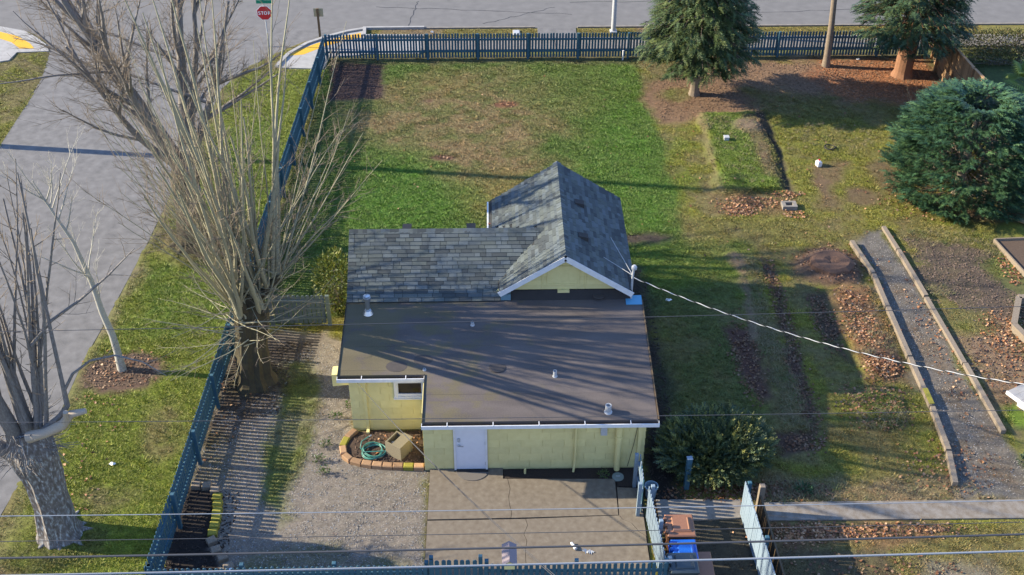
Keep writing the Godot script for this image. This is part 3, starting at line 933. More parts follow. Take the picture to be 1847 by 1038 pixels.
func make_house() -> void:
	var H := thing("house", "small yellow shingle-sided house with grey gabled roof and brown low-slope roof", "house", Vector3(0, 0, -28))
	# walls (solid blocks, each its own part)
	var b := MB.new()
	b.hexa([Vector3(-2.08, 0, -23.7), Vector3(4.15, 0, -23.7), Vector3(4.15, 0, -28.05), Vector3(-2.08, 0, -28.05), Vector3(-2.08, yl(-23.7) - .13, -23.7), Vector3(4.15, yl(-23.7) - .13, -23.7), Vector3(4.15, yl(-28.05) - .13, -28.05), Vector3(-2.08, yl(-28.05) - .13, -28.05)])
	var w1 := part(b, "wall", MT.yellow, H)
	siding(w1, -2.08, 4.15, -23.7, .1, yl(-23.7) - .14, [[-1.24, -.27, 0, 2.2]])
	# end boards of the siding courses at the right corner
	for k in 8:
		b = MB.new()
		var y := .1 + k * .27
		b.hexa([Vector3(4.15, y, -23.684), Vector3(4.17, y, -23.684), Vector3(4.17, y, -24.29), Vector3(4.15, y, -24.29), Vector3(4.15, y + .27, -23.684), Vector3(4.157, y + .27, -23.684), Vector3(4.157, y + .27, -24.29), Vector3(4.15, y + .27, -24.29)])
		part(b, "siding_shingle", MT.siding[k % 4], w1)
	b = MB.new()
	b.hexa([Vector3(-4.28, 0, -25.4), Vector3(-2.085, 0, -25.4), Vector3(-2.085, 0, -28.04), Vector3(-4.28, 0, -28.04), Vector3(-4.28, yl(-25.4) - .13, -25.4), Vector3(-2.085, yl(-25.4) - .13, -25.4), Vector3(-2.085, yl(-28.04) - .13, -28.04), Vector3(-4.28, yl(-28.04) - .13, -28.04)])
	var w2 := part(b, "wall", MT.yellow, H)
	siding(w2, -4.28, -2.09, -25.4, .1, yl(-25.4) - .14, [[-2.95, -2.0, 1.3, 2.3]])
	# main gable block
	b = MB.new()
	var prof := [Vector2(.0, 0), Vector2(4.1, 0), Vector2(4.1, yg(4.1) - .12), Vector2(GXC, GR - .12), Vector2(.0, yg(.0) - .12)]
	for k in 5:
		var p: Vector2 = prof[k]
		var q: Vector2 = prof[(k + 1) % 5]
		b.quad(Vector3(p.x, p.y, -28.25), Vector3(p.x, p.y, -33.1), Vector3(q.x, q.y, -33.1), Vector3(q.x, q.y, -28.25))
	for zz in [-28.25, -33.1]:
		b.quad(Vector3(prof[0].x, prof[0].y, zz), Vector3(prof[1].x, prof[1].y, zz), Vector3(prof[2].x, prof[2].y, zz), Vector3(prof[4].x, prof[4].y, zz))
		b.tri(Vector3(prof[4].x, prof[4].y, zz), Vector3(prof[2].x, prof[2].y, zz), Vector3(prof[3].x, prof[3].y, zz))
	var w3 := part(b, "wall", MT.yellow, H)
	# clapboards and mouldings on the gable
	var yy := 3.06
	while yy < 4.2:
		var hw: float = (GR - .16 - (yy + .16)) / GSL
		if hw > .12:
			b = MB.new()
			b.hexa([Vector3(GXC - hw, yy, -28.235), Vector3(GXC + hw, yy, -28.235), Vector3(GXC + hw, yy, -28.25), Vector3(GXC - hw, yy, -28.25), Vector3(GXC - hw, yy + .155, -28.244), Vector3(GXC + hw, yy + .155, -28.244), Vector3(GXC + hw, yy + .155, -28.25), Vector3(GXC - hw, yy + .155, -28.25)])
			part(b, "clapboard", MT.siding[rng.randi() % 4], w3)
		yy += .16
	for fr in [[1.55, 2.52, 3.22, 3.92], [1.4, 1.44, 3.1, 3.85], [2.68, 2.72, 3.1, 3.85]]:
		b = MB.new()
		if fr[1] - fr[0] > .3:
			for e in [[fr[0], fr[1], fr[2], fr[2] + .05], [fr[0], fr[1], fr[3] - .05, fr[3]], [fr[0], fr[0] + .05, fr[2] + .05, fr[3] - .05], [fr[1] - .05, fr[1], fr[2] + .05, fr[3] - .05]]:
				b.box(Vector3((e[0] + e[1]) / 2, (e[2] + e[3]) / 2, -28.222), Vector3(e[1] - e[0], e[3] - e[2], .03))
			b.box(Vector3((fr[0] + fr[1]) / 2, (fr[2] + fr[3]) / 2, -28.23), Vector3(fr[1] - fr[0] - .1, fr[3] - fr[2] - .1, .012))
		else:
			b.box(Vector3((fr[0] + fr[1]) / 2, (fr[2] + fr[3]) / 2, -28.226), Vector3(.04, fr[3] - fr[2], .03))
		part(b, "moulding", MT.yellow, w3)
	b = MB.new()
	b.box(Vector3(2.05, 3.0, -28.2), Vector3(.36, .12, .09))
	part(b, "ledge", MT.yellow, w3)
	# wing block
	b = MB.new()
	b.hexa([Vector3(-4.28, 0, -28.06), Vector3(-.01, 0, -28.06), Vector3(-.01, 0, -31.75), Vector3(-4.28, 0, -31.75), Vector3(-4.28, 2.68, -28.06), Vector3(-.01, 2.68, -28.06), Vector3(-.01, 2.68, -31.75), Vector3(-4.28, 2.68, -31.75)])
	b.tri(Vector3(-4.28, 2.68, -31.75), Vector3(-4.28, 2.68, -28.06), Vector3(-4.28, WR - .15, WZ))
	part(b, "wall", MT.yellow, H)
	# utility hood on the left wall
	b = MB.new()
	b.hexa([Vector3(-4.78, 1.55, -25.62), Vector3(-4.285, 1.6, -25.62), Vector3(-4.285, 1.6, -26.0), Vector3(-4.78, 1.55, -26.0), Vector3(-4.78, 1.98, -25.62), Vector3(-4.285, 2.04, -25.62), Vector3(-4.285, 2.04, -26.0), Vector3(-4.78, 1.98, -26.0)])
	part(b, "utility_hood", MT.yellow, H)
	# low-slope roof
	b = MB.new()
	b.slab(P([-4.49, -25.02, -2.02, -25.02, -2.02, -23.25, 4.38, -23.25, 4.42, -28.0, 4.3, -28.2, -4.5, -28.2]), ramp, .12)
	var lr := part(b, "low_slope_roof", MT.membrane, H)
	b = MB.new()   # dark upstand under the gable
	b.hexa([Vector3(.25, 2.76, -28.03), Vector3(4.12, 2.76, -28.03), Vector3(4.12, 2.76, -28.3), Vector3(.25, 2.76, -28.3), Vector3(.25, 3.04, -28.2), Vector3(4.12, 3.04, -28.2), Vector3(4.12, 3.04, -28.3), Vector3(.25, 3.04, -28.3)])
	part(b, "upstand", MT.dark_membrane, lr)
	for e in [[-.27, 2.8, .26, .06], [3.1, 2.85, .18, .1]]:
		b = MB.new()
		b.lathe(Vector3(e[0] + .3, yl(-25.3) + .002, -25.3) if e[0] < 0 else Vector3(3.12, 2.9, -28.1), [Vector2(e[2], 0), Vector2(e[2] * .9, .01), Vector2(0, .012)], 16)
		part(b, "membrane_patch", MT.patch, lr)
	for e in [[-2.1, -25.6, .2], [-2.85, -25.35, .22], [3.0, -27.85, .01]]:
		b = MB.new()
		var pl := ell(e[0], e[1], e[2] * 1.4, e[2])
		b.slab(P(pl), func(_x, z): return yl(z) + .006, .005)
		part(b, "membrane_patch", MT.patch, lr)
	# membrane seams: raised laps
	for z in [-24.25, -25.2, -26.15, -27.1]:
		b = MB.new()
		var xa := -4.48 if z < -25.02 else -2.0
		b.slab(P([xa, z, 4.38, z, 4.38, z - .9, xa, z - .9]), func(_x, zz): return yl(zz) + .004 * (1.0 if zz > z - .01 else .3), .006)
		part(b, "membrane_sheet", MT.membrane, lr)
	# gutters
	for e in [[-4.52, -2.05, -25.02], [-2.06, 4.42, -23.25]]:
		var gt := MB.new()
		var y := yl(e[2]) - .04
		gt.box(Vector3((e[0] + e[1]) / 2, y - .1, e[2] + .075), Vector3(e[1] - e[0], .012, .13))
		gt.box(Vector3((e[0] + e[1]) / 2, y - .045, e[2] + .145), Vector3(e[1] - e[0], .12, .022))
		gt.box(Vector3(e[0] + .006, y - .045, e[2] + .07), Vector3(.012, .1, .13))
		gt.box(Vector3(e[1] - .006, y - .045, e[2] + .07), Vector3(.012, .1, .13))
		var go := part(gt, "gutter", MT.white, H)
		gt = MB.new()
		gt.box(Vector3((e[0] + e[1]) / 2, y - .07, e[2] + .068), Vector3(e[1] - e[0] - .03, .03, .12))
		part(gt, "gutter_sludge", MT.soil, go)
		var xx: float = e[0] + .7
		while xx < e[1] - .2:
			gt = MB.new()
			gt.box(Vector3(xx, y + .018, e[2] + .075), Vector3(.02, .012, .16))
			part(gt, "hanger", MT.white, go)
			xx += 1.25
		gt = MB.new()
		gt.box(Vector3((e[0] + e[1]) / 2, y - .06, e[2] - .012), Vector3(e[1] - e[0] - .06, .16, .02))
		part(gt, "fascia", MT.white, H)
	# left edges of the roof: dark drip edge
	for e in [[-4.5, -25.02, -28.2], [-2.035, -23.25, -25.02]]:
		b = MB.new()
		b.beam(Vector3(e[0], yl(e[1]) - .05, e[1]), Vector3(e[0], yl(e[2]) - .05, e[2]), .02, .16)
		part(b, "drip_edge", MT.dark_membrane, H)
	b = MB.new()
	b.beam(Vector3(4.41, yl(-23.25) - .04, -23.25), Vector3(4.43, yl(-28) - .04, -28.0), .03, .14)
	part(b, "drip_edge", MT.brown_post, H)
	# door
	b = MB.new()
	b.box(Vector3(-.755, 1.06, -23.672), Vector3(.84, 2.0, .045))
	var dr := part(b, "door", MT.door, H)
	b = MB.new()
	b.box(Vector3(-1.2, 1.08, -23.66), Vector3(.06, 2.04, .08)); b.box(Vector3(-.31, 1.08, -23.66), Vector3(.06, 2.04, .08)); b.box(Vector3(-.755, 2.1, -23.66), Vector3(.83, .05, .08))
	part(b, "frame", MT.white, dr)
	b = MB.new()
	b.lathe(Vector3.ZERO, [Vector2(.045, 0), Vector2(.045, .02), Vector2(.03, .03), Vector2(0, .032)], 14)
	var kn := b.mesh(MT.galv)
	for y in [1.02, 1.2, 1.26]:
		inst(kn, "knob" if y < 1.1 else "deadbolt", dr, Transform3D(Basis(Vector3.RIGHT, PI / 2), Vector3(-1.08, y, -23.648)))
	b = MB.new()
	b.box(Vector3(-1.02, 1.02, -23.6), Vector3(.13, .022, .018))
	part(b, "lever", MT.galv, dr)
	for y in [.3, 1.1, 1.9]:
		b = MB.new()
		b.box(Vector3(-.343, y, -23.64), Vector3(.02, .11, .02))
		part(b, "hinge", MT.galv, dr)
	b = MB.new()
	b.box(Vector3(-.755, .04, -23.63), Vector3(.94, .06, .16))
	part(b, "sill", MT.black, dr)
	# window
	b = MB.new()
	for e in [[-2.52, 2.21, .92, .07], [-2.52, 1.34, .92, .07]]:
		b.box(Vector3(e[0], e[1], -25.365), Vector3(e[2], e[3], .08))
	b.box(Vector3(-2.935, 1.775, -25.365), Vector3(.08, .8, .08)); b.box(Vector3(-2.115, 1.775, -25.365), Vector3(.05, .8, .08))
	b.box(Vector3(-2.52, 1.3, -25.35), Vector3(.96, .035, .12))
	var win := part(b, "window", MT.white, H)
	b = MB.new()
	b.box(Vector3(-2.52, 1.9, -25.37), Vector3(.75, .05, .05)); b.box(Vector3(-2.52, 1.42, -25.372), Vector3(.75, .08, .05))
	b.box(Vector3(-2.875, 1.775, -25.374), Vector3(.04, .8, .04)); b.box(Vector3(-2.165, 1.775, -25.374), Vector3(.04, .8, .04))
	part(b, "sash", MT.door, win)
	for e in [[2.05, .26], [1.67, .42]]:
		b = MB.new()
		b.box(Vector3(-2.52, e[0], -25.389), Vector3(.68, e[1], .012))
		part(b, "pane", MT.glass, win)
	# downspouts and pipes on the walls
	b = MB.new()
	b.box(Vector3(-3.83, 1.15, -25.34), Vector3(.09, 2.2, .07)); b.box(Vector3(-3.83, .09, -25.28), Vector3(.09, .07, .22))
	part(b, "downspout", MT.yellow, H)
	b = MB.new()
	b.rod(Vector3(2.2, .35, -23.6), Vector3(2.2, 2.25, -23.6), .035); b.rod(Vector3(2.2, .36, -23.6), Vector3(2.16, .05, -23.52), .035)
	part(b, "downspout", MT.yellow, H)
	b = MB.new()
	b.rod(Vector3(3.4, 1.35, -23.56), Vector3(3.4, 2.25, -23.56), .1, -1, 12); b.rod(Vector3(3.4, .1, -23.55), Vector3(3.4, 1.4, -23.55), .085, -1, 12)
	b.rod(Vector3(3.4, 1.34, -23.555), Vector3(3.4, 1.42, -23.555), .112, -1, 12)
	part(b, "vent_duct", MT.yellow, H)
	b = MB.new()
	b.rod(Vector3(.78, 0, -23.5), Vector3(.78, .2, -23.5), .035, -1, 8)
	part(b, "cleanout_pipe", MT.yellow, H)
	b = MB.new()
	b.box(Vector3(4.0, 1.1, -23.64), Vector3(.1, 2.05, .06))
	part(b, "corner_board", MT.yellow, H)
	b = MB.new()
	b.tube(PackedVector3Array([Vector3(3.93, 1.75, -23.66), Vector3(3.85, 1.0, -23.655), Vector3(3.72, .1, -23.66)]), PackedFloat32Array([.008, .008, .008]), 5)
	part(b, "cable", MT.black, H)
	b = MB.new()
	b.hexa([Vector3(2.89, 1.42, -23.56), Vector3(3.07, 1.42, -23.56), Vector3(3.07, 1.42, -23.69), Vector3(2.89, 1.42, -23.69), Vector3(2.89, 1.68, -23.62), Vector3(3.07, 1.68, -23.62), Vector3(3.07, 1.68, -23.69), Vector3(2.89, 1.68, -23.69)])
	part(b, "wall_vent", MT.galv, H)
	# gable roof planes
	var zn := -27.97
	var zf := -33.34
	for sgn in [-1, 1]:
		b = MB.new()
		var ptsg := P([GXC, zn, GXC, zf, -.2, zf, -.2, -31.0, .12, zn]) if sgn < 0 else P([GXC, zn, GXC, zf, 4.22, zf, 4.2, -28.6, 4.1, zn])
		b.slab(ptsg, func(x, _z): return yg(x) - .004, .1)
		part(b, "gable_roof", MT.underlay, H)
	for sgn in [-1, 1]:
		b = MB.new()
		b.slab(P([-4.5, WZ, 1.55, WZ, .1, -28.0, -4.5, -28.0] if sgn > 0 else [-4.5, WZ, 1.55, WZ, 1.55, -32.0, -4.5, -32.0]), func(_x, z): return yw(z) - .004, .1)
		part(b, "wing_roof", MT.underlay, H)
	# rake boards
	for e in [[.1, GXC], [4.12, GXC]]:
		b = MB.new()
		b.beam(Vector3(e[0], yg(e[0]) - .1, zn + .02), Vector3(e[1], GR - .1, zn + .02), .03, .17)
		part(b, "rake_board", MT.white, H)
		b = MB.new()
		b.beam(Vector3(e[0], yg(e[0]) - .14, zn - .13), Vector3(e[1], GR - .14, zn - .13), .26, .02)
		part(b, "soffit", MT.white, H)
	b = MB.new()
	b.box(Vector3(.3, 2.92, -28.12), Vector3(.3, .22, .2))
	part(b, "eave_return", noisy([L(.1, .2, .26), L(.14, .26, .33)], Vector3.ONE, .6, .03, .2, .3, 84), H)
	b = MB.new()
	b.box(Vector3(-.24, yg(-.2) - .04, -32.2), Vector3(.05, .1, 2.2))
	part(b, "gutter", MT.white, H)
	b = MB.new()
	b.box(Vector3(-.19, 2.2, -31.95), Vector3(.07, 1.6, .07))
	part(b, "downspout", MT.rust, H)
	# shingles: wing front plane one by one, the rest joined
	var widths := [.18, .25, .31, .38, .45]
	var lib := []
	for m in 6:
		var r := []
		for w in widths: r.append(shingle_mesh(w - .013, MT.shingle[m]))
		lib.append(r)
	var wroof: Node3D = H.get_node("wing_roof")
	var sl := sqrt(1.0 + WSL * WSL)
	var dn := Vector3(0, -WSL, 1).normalized()
	var outn := Vector3(0, 1, WSL).normalized()
	var rows := int(1.95 * sl / .13)
	var cnt := 0
	var fld := []
	for k in 6: fld.append(MB.new())
	for r in rows:
		var sdist := 1.95 * sl - r * .13     # butt distance down from the ridge
		var zb := WZ + sdist / sl
		var yb := yw(zb)
		var xe: float = max(.06, GXC - (GR - yb) / GSL + .05)
		var x := -4.5
		var first := true
		while x < xe:
			var wi := rng.randi() % 5
			if first and r % 2 == 1: wi = rng.randi() % 2
			first = false
			var mi := rng.randi() % 6
			var org := Vector3(x, yb, zb) - dn * .155 + outn * rr(.0, .006)
			var tf := Transform3D(Basis(Vector3.RIGHT, outn, dn), org)
			if cnt < 300:
				inst(lib[mi][wi], "shingle", wroof, tf)
			else:
				add_shingle(fld[mi], tf, widths[wi])
			cnt += 1
			x += widths[wi]
	# gable planes
	for sgn in [-1, 1]:
		var s2 := sqrt(1.0 + GSL * GSL)
		var d2 := Vector3(sgn, -GSL, 0).normalized()
		var o2 := Vector3(sgn * GSL, 1, 0).normalized()
		var half := 2.16
		var nr := int(half * s2 / .13)
		for r in nr:
			var sd := half * s2 - r * .13
			var xb: float = GXC + sgn * sd / s2
			var yb := yg(xb)
			var z := zn + .02
			while z > zf:
				var wi := rng.randi() % 5
				var w: float = widths[wi]
				var ok := true
				if sgn < 0:
					var zc := z - w * .5
					if zc > -32.0 and yb < yw(zc) - .03: ok = false
					if xb < .12 and zc > -31.2: ok = false
				elif xb > 4.12 and z > -28.5: ok = false
				if z - w < zf - .04: w = z - zf
				if ok and w > .05:
					var org := Vector3(xb, yb, z - w if sgn > 0 else z) - d2 * .155 + o2 * rr(0, .006)
					var bx := Vector3(0, 0, 1) if sgn > 0 else Vector3(0, 0, -1)
					add_shingle(fld[rng.randi() % 6], Transform3D(Basis(bx, o2, d2), org), w)
				z -= widths[wi]
	var fieldm := MB.new()
	var so: MeshInstance3D = null
	var am := ArrayMesh.new()
	for k in 6:
		var arr := []
		arr.resize(Mesh.ARRAY_MAX)
		arr[Mesh.ARRAY_VERTEX] = fld[k].v; arr[Mesh.ARRAY_NORMAL] = fld[k].n; arr[Mesh.ARRAY_INDEX] = fld[k].i
		am.add_surface_from_arrays(Mesh.PRIMITIVE_TRIANGLES, arr)
		am.surface_set_material(k, MT.shingle[k])
	so = MeshInstance3D.new()
	so.mesh = am
	put(so, "shingle_field", H)
	so.position = -wp(H)
	so.set_meta("kind", "stuff")
	# ridge caps
	for e in [[-4.5, 1.6, 0], [zn + .02, zf, 1]]:
		var t: float = e[0]
		var dirs := 1.0 if e[1] > e[0] else -1.0
		while (e[1] - t) * dirs > .05:
			b = MB.new()
			var l := .14
			var up := rr(.012, .02)
			if e[2] == 0:
				for q in [-1, 1]:
					b.hexa([Vector3(t, WR - .14 * WSL + .012, WZ + q * .14), Vector3(t + l, WR - .14 * WSL + .012, WZ + q * .14), Vector3(t + l, WR + .012, WZ), Vector3(t, WR + .012, WZ), Vector3(t, WR - .14 * WSL + .012 + up, WZ + q * .14), Vector3(t + l, WR - .14 * WSL + .022, WZ + q * .14), Vector3(t + l, WR + .022, WZ), Vector3(t, WR + .012 + up, WZ)])
			else:
				for q in [-1, 1]:
					b.hexa([Vector3(GXC + q * .14, GR - .14 * GSL + .012, t), Vector3(GXC, GR + .012, t), Vector3(GXC, GR + .012, t - l), Vector3(GXC + q * .14, GR - .14 * GSL + .012, t - l), Vector3(GXC + q * .14, GR - .14 * GSL + .012 + up, t), Vector3(GXC, GR + .012 + up, t), Vector3(GXC, GR + .02, t - l), Vector3(GXC + q * .14, GR - .14 * GSL + .02, t - l)])
			part(b, "ridge_cap", MT.shingle[rng.randi() % 6], H)
			t += l * dirs
	# roof vents
	for z in [-31.4, -29.5]:
		b = MB.new()
		var x := 2.55
		b.hexa([Vector3(x, yg(x), z + .14), Vector3(x + .3, yg(x + .3), z + .14), Vector3(x + .3, yg(x + .3), z - .14), Vector3(x, yg(x), z - .14), Vector3(x, yg(x) + .05, z + .12), Vector3(x + .3, yg(x + .3) + .17, z + .12), Vector3(x + .3, yg(x + .3) + .17, z - .12), Vector3(x, yg(x) + .05, z - .12)])
		part(b, "roof_vent", MT.black, H)
	for x in [-2.75, -.75]:
		b = MB.new()
		b.box(Vector3(x, WR - .34, WZ - .4), Vector3(.24, .3, .26)); b.box(Vector3(x, WR - .17, WZ - .4), Vector3(.28, .03, .3))
		part(b, "roof_vent", MT.black, H)
	# pipes on the low-slope roof
	for e in [[-3.82, -27.55, .075, .68, true], [-.7, -27.0, .05, .14, false], [1.65, -24.9, .055, .22, false], [3.05, -23.55, .085, .26, false], [-2.05, -25.2, .04, .07, false]]:
		var y := yl(e[1])
		b = MB.new()
		if e[4]:
			b.lathe(Vector3(e[0], y, e[1]), [Vector2(.16, 0), Vector2(.1, .12), Vector2(.085, .13), Vector2(.085, .16), Vector2(.07, .17), Vector2(.07, .5), Vector2(.11, .5), Vector2(.11, .6), Vector2(.06, .62), Vector2(.1, .63), Vector2(.1, .66), Vector2(0, .7)], 16)
			part(b, "flue", MT.steel, H)
		else:
			b.lathe(Vector3(e[0], y - .02, e[1]), [Vector2(e[2] * 1.5, 0), Vector2(e[2] * 1.2, .04), Vector2(e[2], .05), Vector2(e[2], e[3]), Vector2(e[2] * .8, e[3]), Vector2(e[2] * .8, e[3] - .08), Vector2(0, e[3] - .08)], 14)
			part(b, "vent_pipe", MT.galv, H)
	# service mast
	b = MB.new()
	b.tube(PackedVector3Array([Vector3(4.1, 2.7, -28.08), Vector3(4.1, 3.55, -28.08), Vector3(4.12, 3.88, -28.08)]), PackedFloat32Array([.035, .035, .035]), 10)
	var ms := part(b, "service_mast", MT.galv, H)
	b = MB.new()
	b.lathe(Vector3(4.13, 3.86, -28.08), [Vector2(.05, 0), Vector2(.085, .03), Vector2(.085, .1), Vector2(.05, .15), Vector2(0, .16)], 14)
	part(b, "weather_head", MT.galv, ms)
	b = MB.new()
	b.slab(P([3.93, -27.8, 4.42, -27.8, 4.42, -28.2, 3.93, -28.2]), func(_x, z): return yl(z) + .02, .015)
	part(b, "flashing", MT.blue_flash, ms)
	b = MB.new()
	b.rod(Vector3(4.1, 3.65, -28.08), Vector3(3.3, yg(3.3) + .02, -29.0), .008, -1, 5); b.rod(Vector3(4.1, 3.65, -28.08), Vector3(3.65, yg(3.65) + .02, -30.4), .008, -1, 5)
	part(b, "stay_wire", MT.wire_white, ms)

func add_shingle(f: MB, t: Transform3D, w: float) -> void:
	var h := .155
	var q := w - .013
	var p := [Vector3(0, 0, h), Vector3(q, 0, h), Vector3(q, 0, 0), Vector3(0, 0, 0), Vector3(0, .022, h), Vector3(q, .022, h), Vector3(q, .004, 0), Vector3(0, .004, 0)]
	var o := []
	for x in p: o.append(t * x)
	f.hexa(o)

# ---------------------------------------------------------------- fences
func picket_mesh(w: float, h: float, m: Material, top := 0) -> ArrayMesh:   # x across, y up, z thickness
	var b := MB.new()
	var prof := PackedVector2Array([Vector2(-w / 2, 0), Vector2(w / 2, 0)])
	if top == 0:
		for k in 5:
			var a := PI * k / 4.0
			prof.append(Vector2(cos(a) * w / 2, h - w / 2 + sin(a) * w / 2))
	else:
		prof.append(Vector2(w / 2, h)); prof.append(Vector2(-w / 2, h))
	var t := .011
	var n := prof.size()
	for k in range(1, n - 1):
		b.tri(Vector3(prof[0].x, prof[0].y, t), Vector3(prof[k].x, prof[k].y, t), Vector3(prof[k + 1].x, prof[k + 1].y, t))
		b.tri(Vector3(prof[0].x, prof[0].y, -t), Vector3(prof[k + 1].x, prof[k + 1].y, -t), Vector3(prof[k].x, prof[k].y, -t))
	for k in n:
		var p := prof[k]
		var q := prof[(k + 1) % n]
		b.quad(Vector3(p.x, p.y, t), Vector3(p.x, p.y, -t), Vector3(q.x, q.y, -t), Vector3(q.x, q.y, t))
	return b.mesh(m)

func fence(label: String, a: Vector2, e: Vector2, h: float, side: float, mats: Array, post_m: Material, group := "", pitch := .14, w := .092, post_step := 2.44, top := 0, called := "picket_fence") -> Node3D:
	var d := (e - a)
	var len := d.length()
	var u := d / len
	var nrm := Vector2(-u.y, u.x) * side     # rails and posts stand on this side
	var t := thing(called, label, "fence", Vector3(a.x, 0, a.y), group)
	var pm := []
	for m in mats:
		for k in 2: pm.append(picket_mesh(w, h - .06 + k * .012, m, top))
	var ux := Vector3(u.x, 0, u.y)
	var bs := Basis(ux, Vector3.UP, ux.cross(Vector3.UP))
	var n := int(len / pitch)
	for k in n + 1:
		var p := a + u * (k * pitch + rr(-.008, .008))
		var tilt := Basis(bs.z, rr(-.012, .012)) * bs
		inst(pm[rng.randi() % pm.size()], "picket", t, Transform3D(tilt, Vector3(p.x, .05 + rr(-.012, .012), p.y)))
	var np: int = max(1, int(round(len / post_step)))
	for k in np + 1:
		var p := a + u * (len * k / np) + nrm * .1
		var b := MB.new()
		b.bev(Vector3(p.x, (h + .03) / 2, p.y), Vector3(.1, h + .03, .1), .008, bs)
		part(b, "post", post_m, t)
		if k < np:
			var q := a + u * (len * (k + 1) / np) + nrm * .03
			var p2 := a + u * (len * k / np) + nrm * .03
			for y in [.38, h - .3]:
				b = MB.new()
				b.beam(Vector3(p2.x, y, p2.y), Vector3(q.x, y, q.y), .038, .09)
				part(b, "rail", post_m, t)
	return t

func make_fences() -> void:
	var B := [MT.blue]
	fence("long blue picket fence along the road at the far end of the lawn", Vector2(-7.8, -50.65), Vector2(20.5, -50.6), 1.27, 1, B, MT.blue)
	fence("long blue picket fence beside the grass strip and the bare street trees", Vector2(-8.8, -19.25), Vector2(-7.9, -50.5), 1.3, 1, B, MT.blue)
	fence("blue picket fence with rounded tops closing the gravel yard and patio", Vector2(-8.7, -19.15), Vector2(-1.8, -19.15), 1.3, -1, B, MT.blue)
	fence("raised round-topped blue picket panel between gravel yard and patio", Vector2(-1.68, -19.17), Vector2(-.45, -19.17), 1.46, -1, B, MT.blue, "", .155, .11)
	fence("blue picket fence in front of the patio, running to the bins", Vector2(-.3, -19.15), Vector2(4.2, -19.1), 1.32, -1, B, MT.blue)
	fence("worn pale blue picket panel standing between patio corner and bucket", Vector2(3.95, -22.95), Vector2(3.93, -21.85), 1.27, 1, [MT.blue_worn, MT.blue], MT.blue_worn, "", .14, .09, 1.1)
	fence("worn pale blue picket fence between the patio and the brown bin", Vector2(4.06, -21.75), Vector2(4.2, -19.3), 1.27, -1, [MT.blue_worn], MT.blue_worn, "", .14, .09, 1.2)
	fence("pale sunlit blue board fence across the lane from the bins", Vector2(6.66, -21.8), Vector2(6.86, -18.0), 1.3, -1, [MT.blue_worn], MT.blue, "", .115, .108, 1.9, 1, "board_fence")
	# garden gate by the laurel
	var g := thing("garden_gate", "grey-blue picket gate between the big pruned tree and the laurel", "gate", Vector3(-6.3, 0, -30.5))
	var pm := picket_mesh(.13, 1.15, MT.gate_blue, 0)
	for k in 11:
		inst(pm, "picket", g, Transform3D(Basis.IDENTITY, Vector3(-7.25 + k * .155, .06 + rr(-.01, .01), -30.5)))
	for y in [.3, .7, 1.0]:
		var b := MB.new()
		b.beam(Vector3(-7.3, y, -30.47), Vector3(-5.62, y, -30.47), .04, .09)
		part(b, "rail", MT.gate_blue, g)
	for x in [-7.4, -5.52]:
		var b := MB.new()
		b.bev(Vector3(x, .62, -30.45), Vector3(.13, 1.24, .1), .01)
		part(b, "post", MT.gate_blue, g)
	# blue stub post
	var sp := thing("fence_post", "lone blue fence post standing in front of the green shrub", "post", Vector3(5.3, 0, -22.85))
	var b2 := MB.new()
	b2.bev(Vector3(5.3, .6, -22.85), Vector3(.14, 1.2, .12), .012, Basis(Vector3.UP, .1))
	part(b2, "post", MT.blue, sp)
	b2 = MB.new()
	b2.bev(Vector3(5.3, 1.215, -22.85), Vector3(.16, .03, .14), .01, Basis(Vector3.UP, .1))
	part(b2, "cap", MT.blue_worn, sp)
	# plain wooden post behind the board fence
	sp = thing("fence_post", "weathered grey wooden post behind the pale board fence", "post", Vector3(7.15, 0, -21.9))
	b2 = MB.new()
	b2.bev(Vector3(7.15, .55, -21.9), Vector3(.15, 1.1, .15), .012)
	part(b2, "post", MT.timber, sp)
	b2 = MB.new()
	b2.beam(Vector3(7.12, .45, -21.8), Vector3(7.2, .45, -19.0), .05, .7)
	part(b2, "board", MT.brown_post, sp)
	# cedar fence, stepped panels
	var cp := [[Vector2(20.75, -50.2), Vector2(20.5, -48.9), 1.35], [Vector2(20.48, -48.8), Vector2(20.4, -47.4), 1.85], [Vector2(20.42, -47.3), Vector2(20.55, -45.2), 1.95], [Vector2(20.56, -45.1), Vector2(20.75, -43.0), 1.95], [Vector2(20.77, -42.9), Vector2(20.95, -40.6), 1.9]]
	var cf := thing("cedar_fence", "stepped cedar board fence beside the red-barked tree", "fence", Vector3(20.5, 0, -46))
	for c in cp:
		var a: Vector2 = c[0]
		var e: Vector2 = c[1]
		var u: Vector2 = (e - a).normalized()
		var n := int((e - a).length() / .145)
		var ux := Vector3(u.x, 0, u.y)
		for k in n + 1:
			var p: Vector2 = a + u * k * .145
			var bb := MB.new()
			bb.box(Vector3(p.x, c[2] / 2 + rr(-.01, .01), p.y), Vector3(.14, c[2], .02), Basis(ux, Vector3.UP, ux.cross(Vector3.UP)))
			part(bb, "board", MT.cedar[rng.randi() % 4], cf)
		for p in [a, e]:
			var bb := MB.new()
			bb.bev(Vector3(p.x - .07, (c[2] + .06) / 2, p.y), Vector3(.1, c[2] + .06, .1), .01)
			part(bb, "post", MT.cedar[0], cf)
		var bt := MB.new()
		bt.beam(Vector3(a.x, c[2] + .03, a.y), Vector3(e.x, c[2] + .03, e.y), .12, .04)
		part(bt, "top_rail", MT.cedar[2], cf)
		for y in [.35, 1.1]:
			bt = MB.new()
			bt.beam(Vector3(a.x - .04, y, a.y), Vector3(e.x - .04, y, e.y), .04, .09)
			part(bt, "rail", MT.cedar[1], cf)
	var low := thing("cedar_fence", "low cedar board panel leaning before the tall cedar fence", "fence", Vector3(20.2, 0, -46.3))
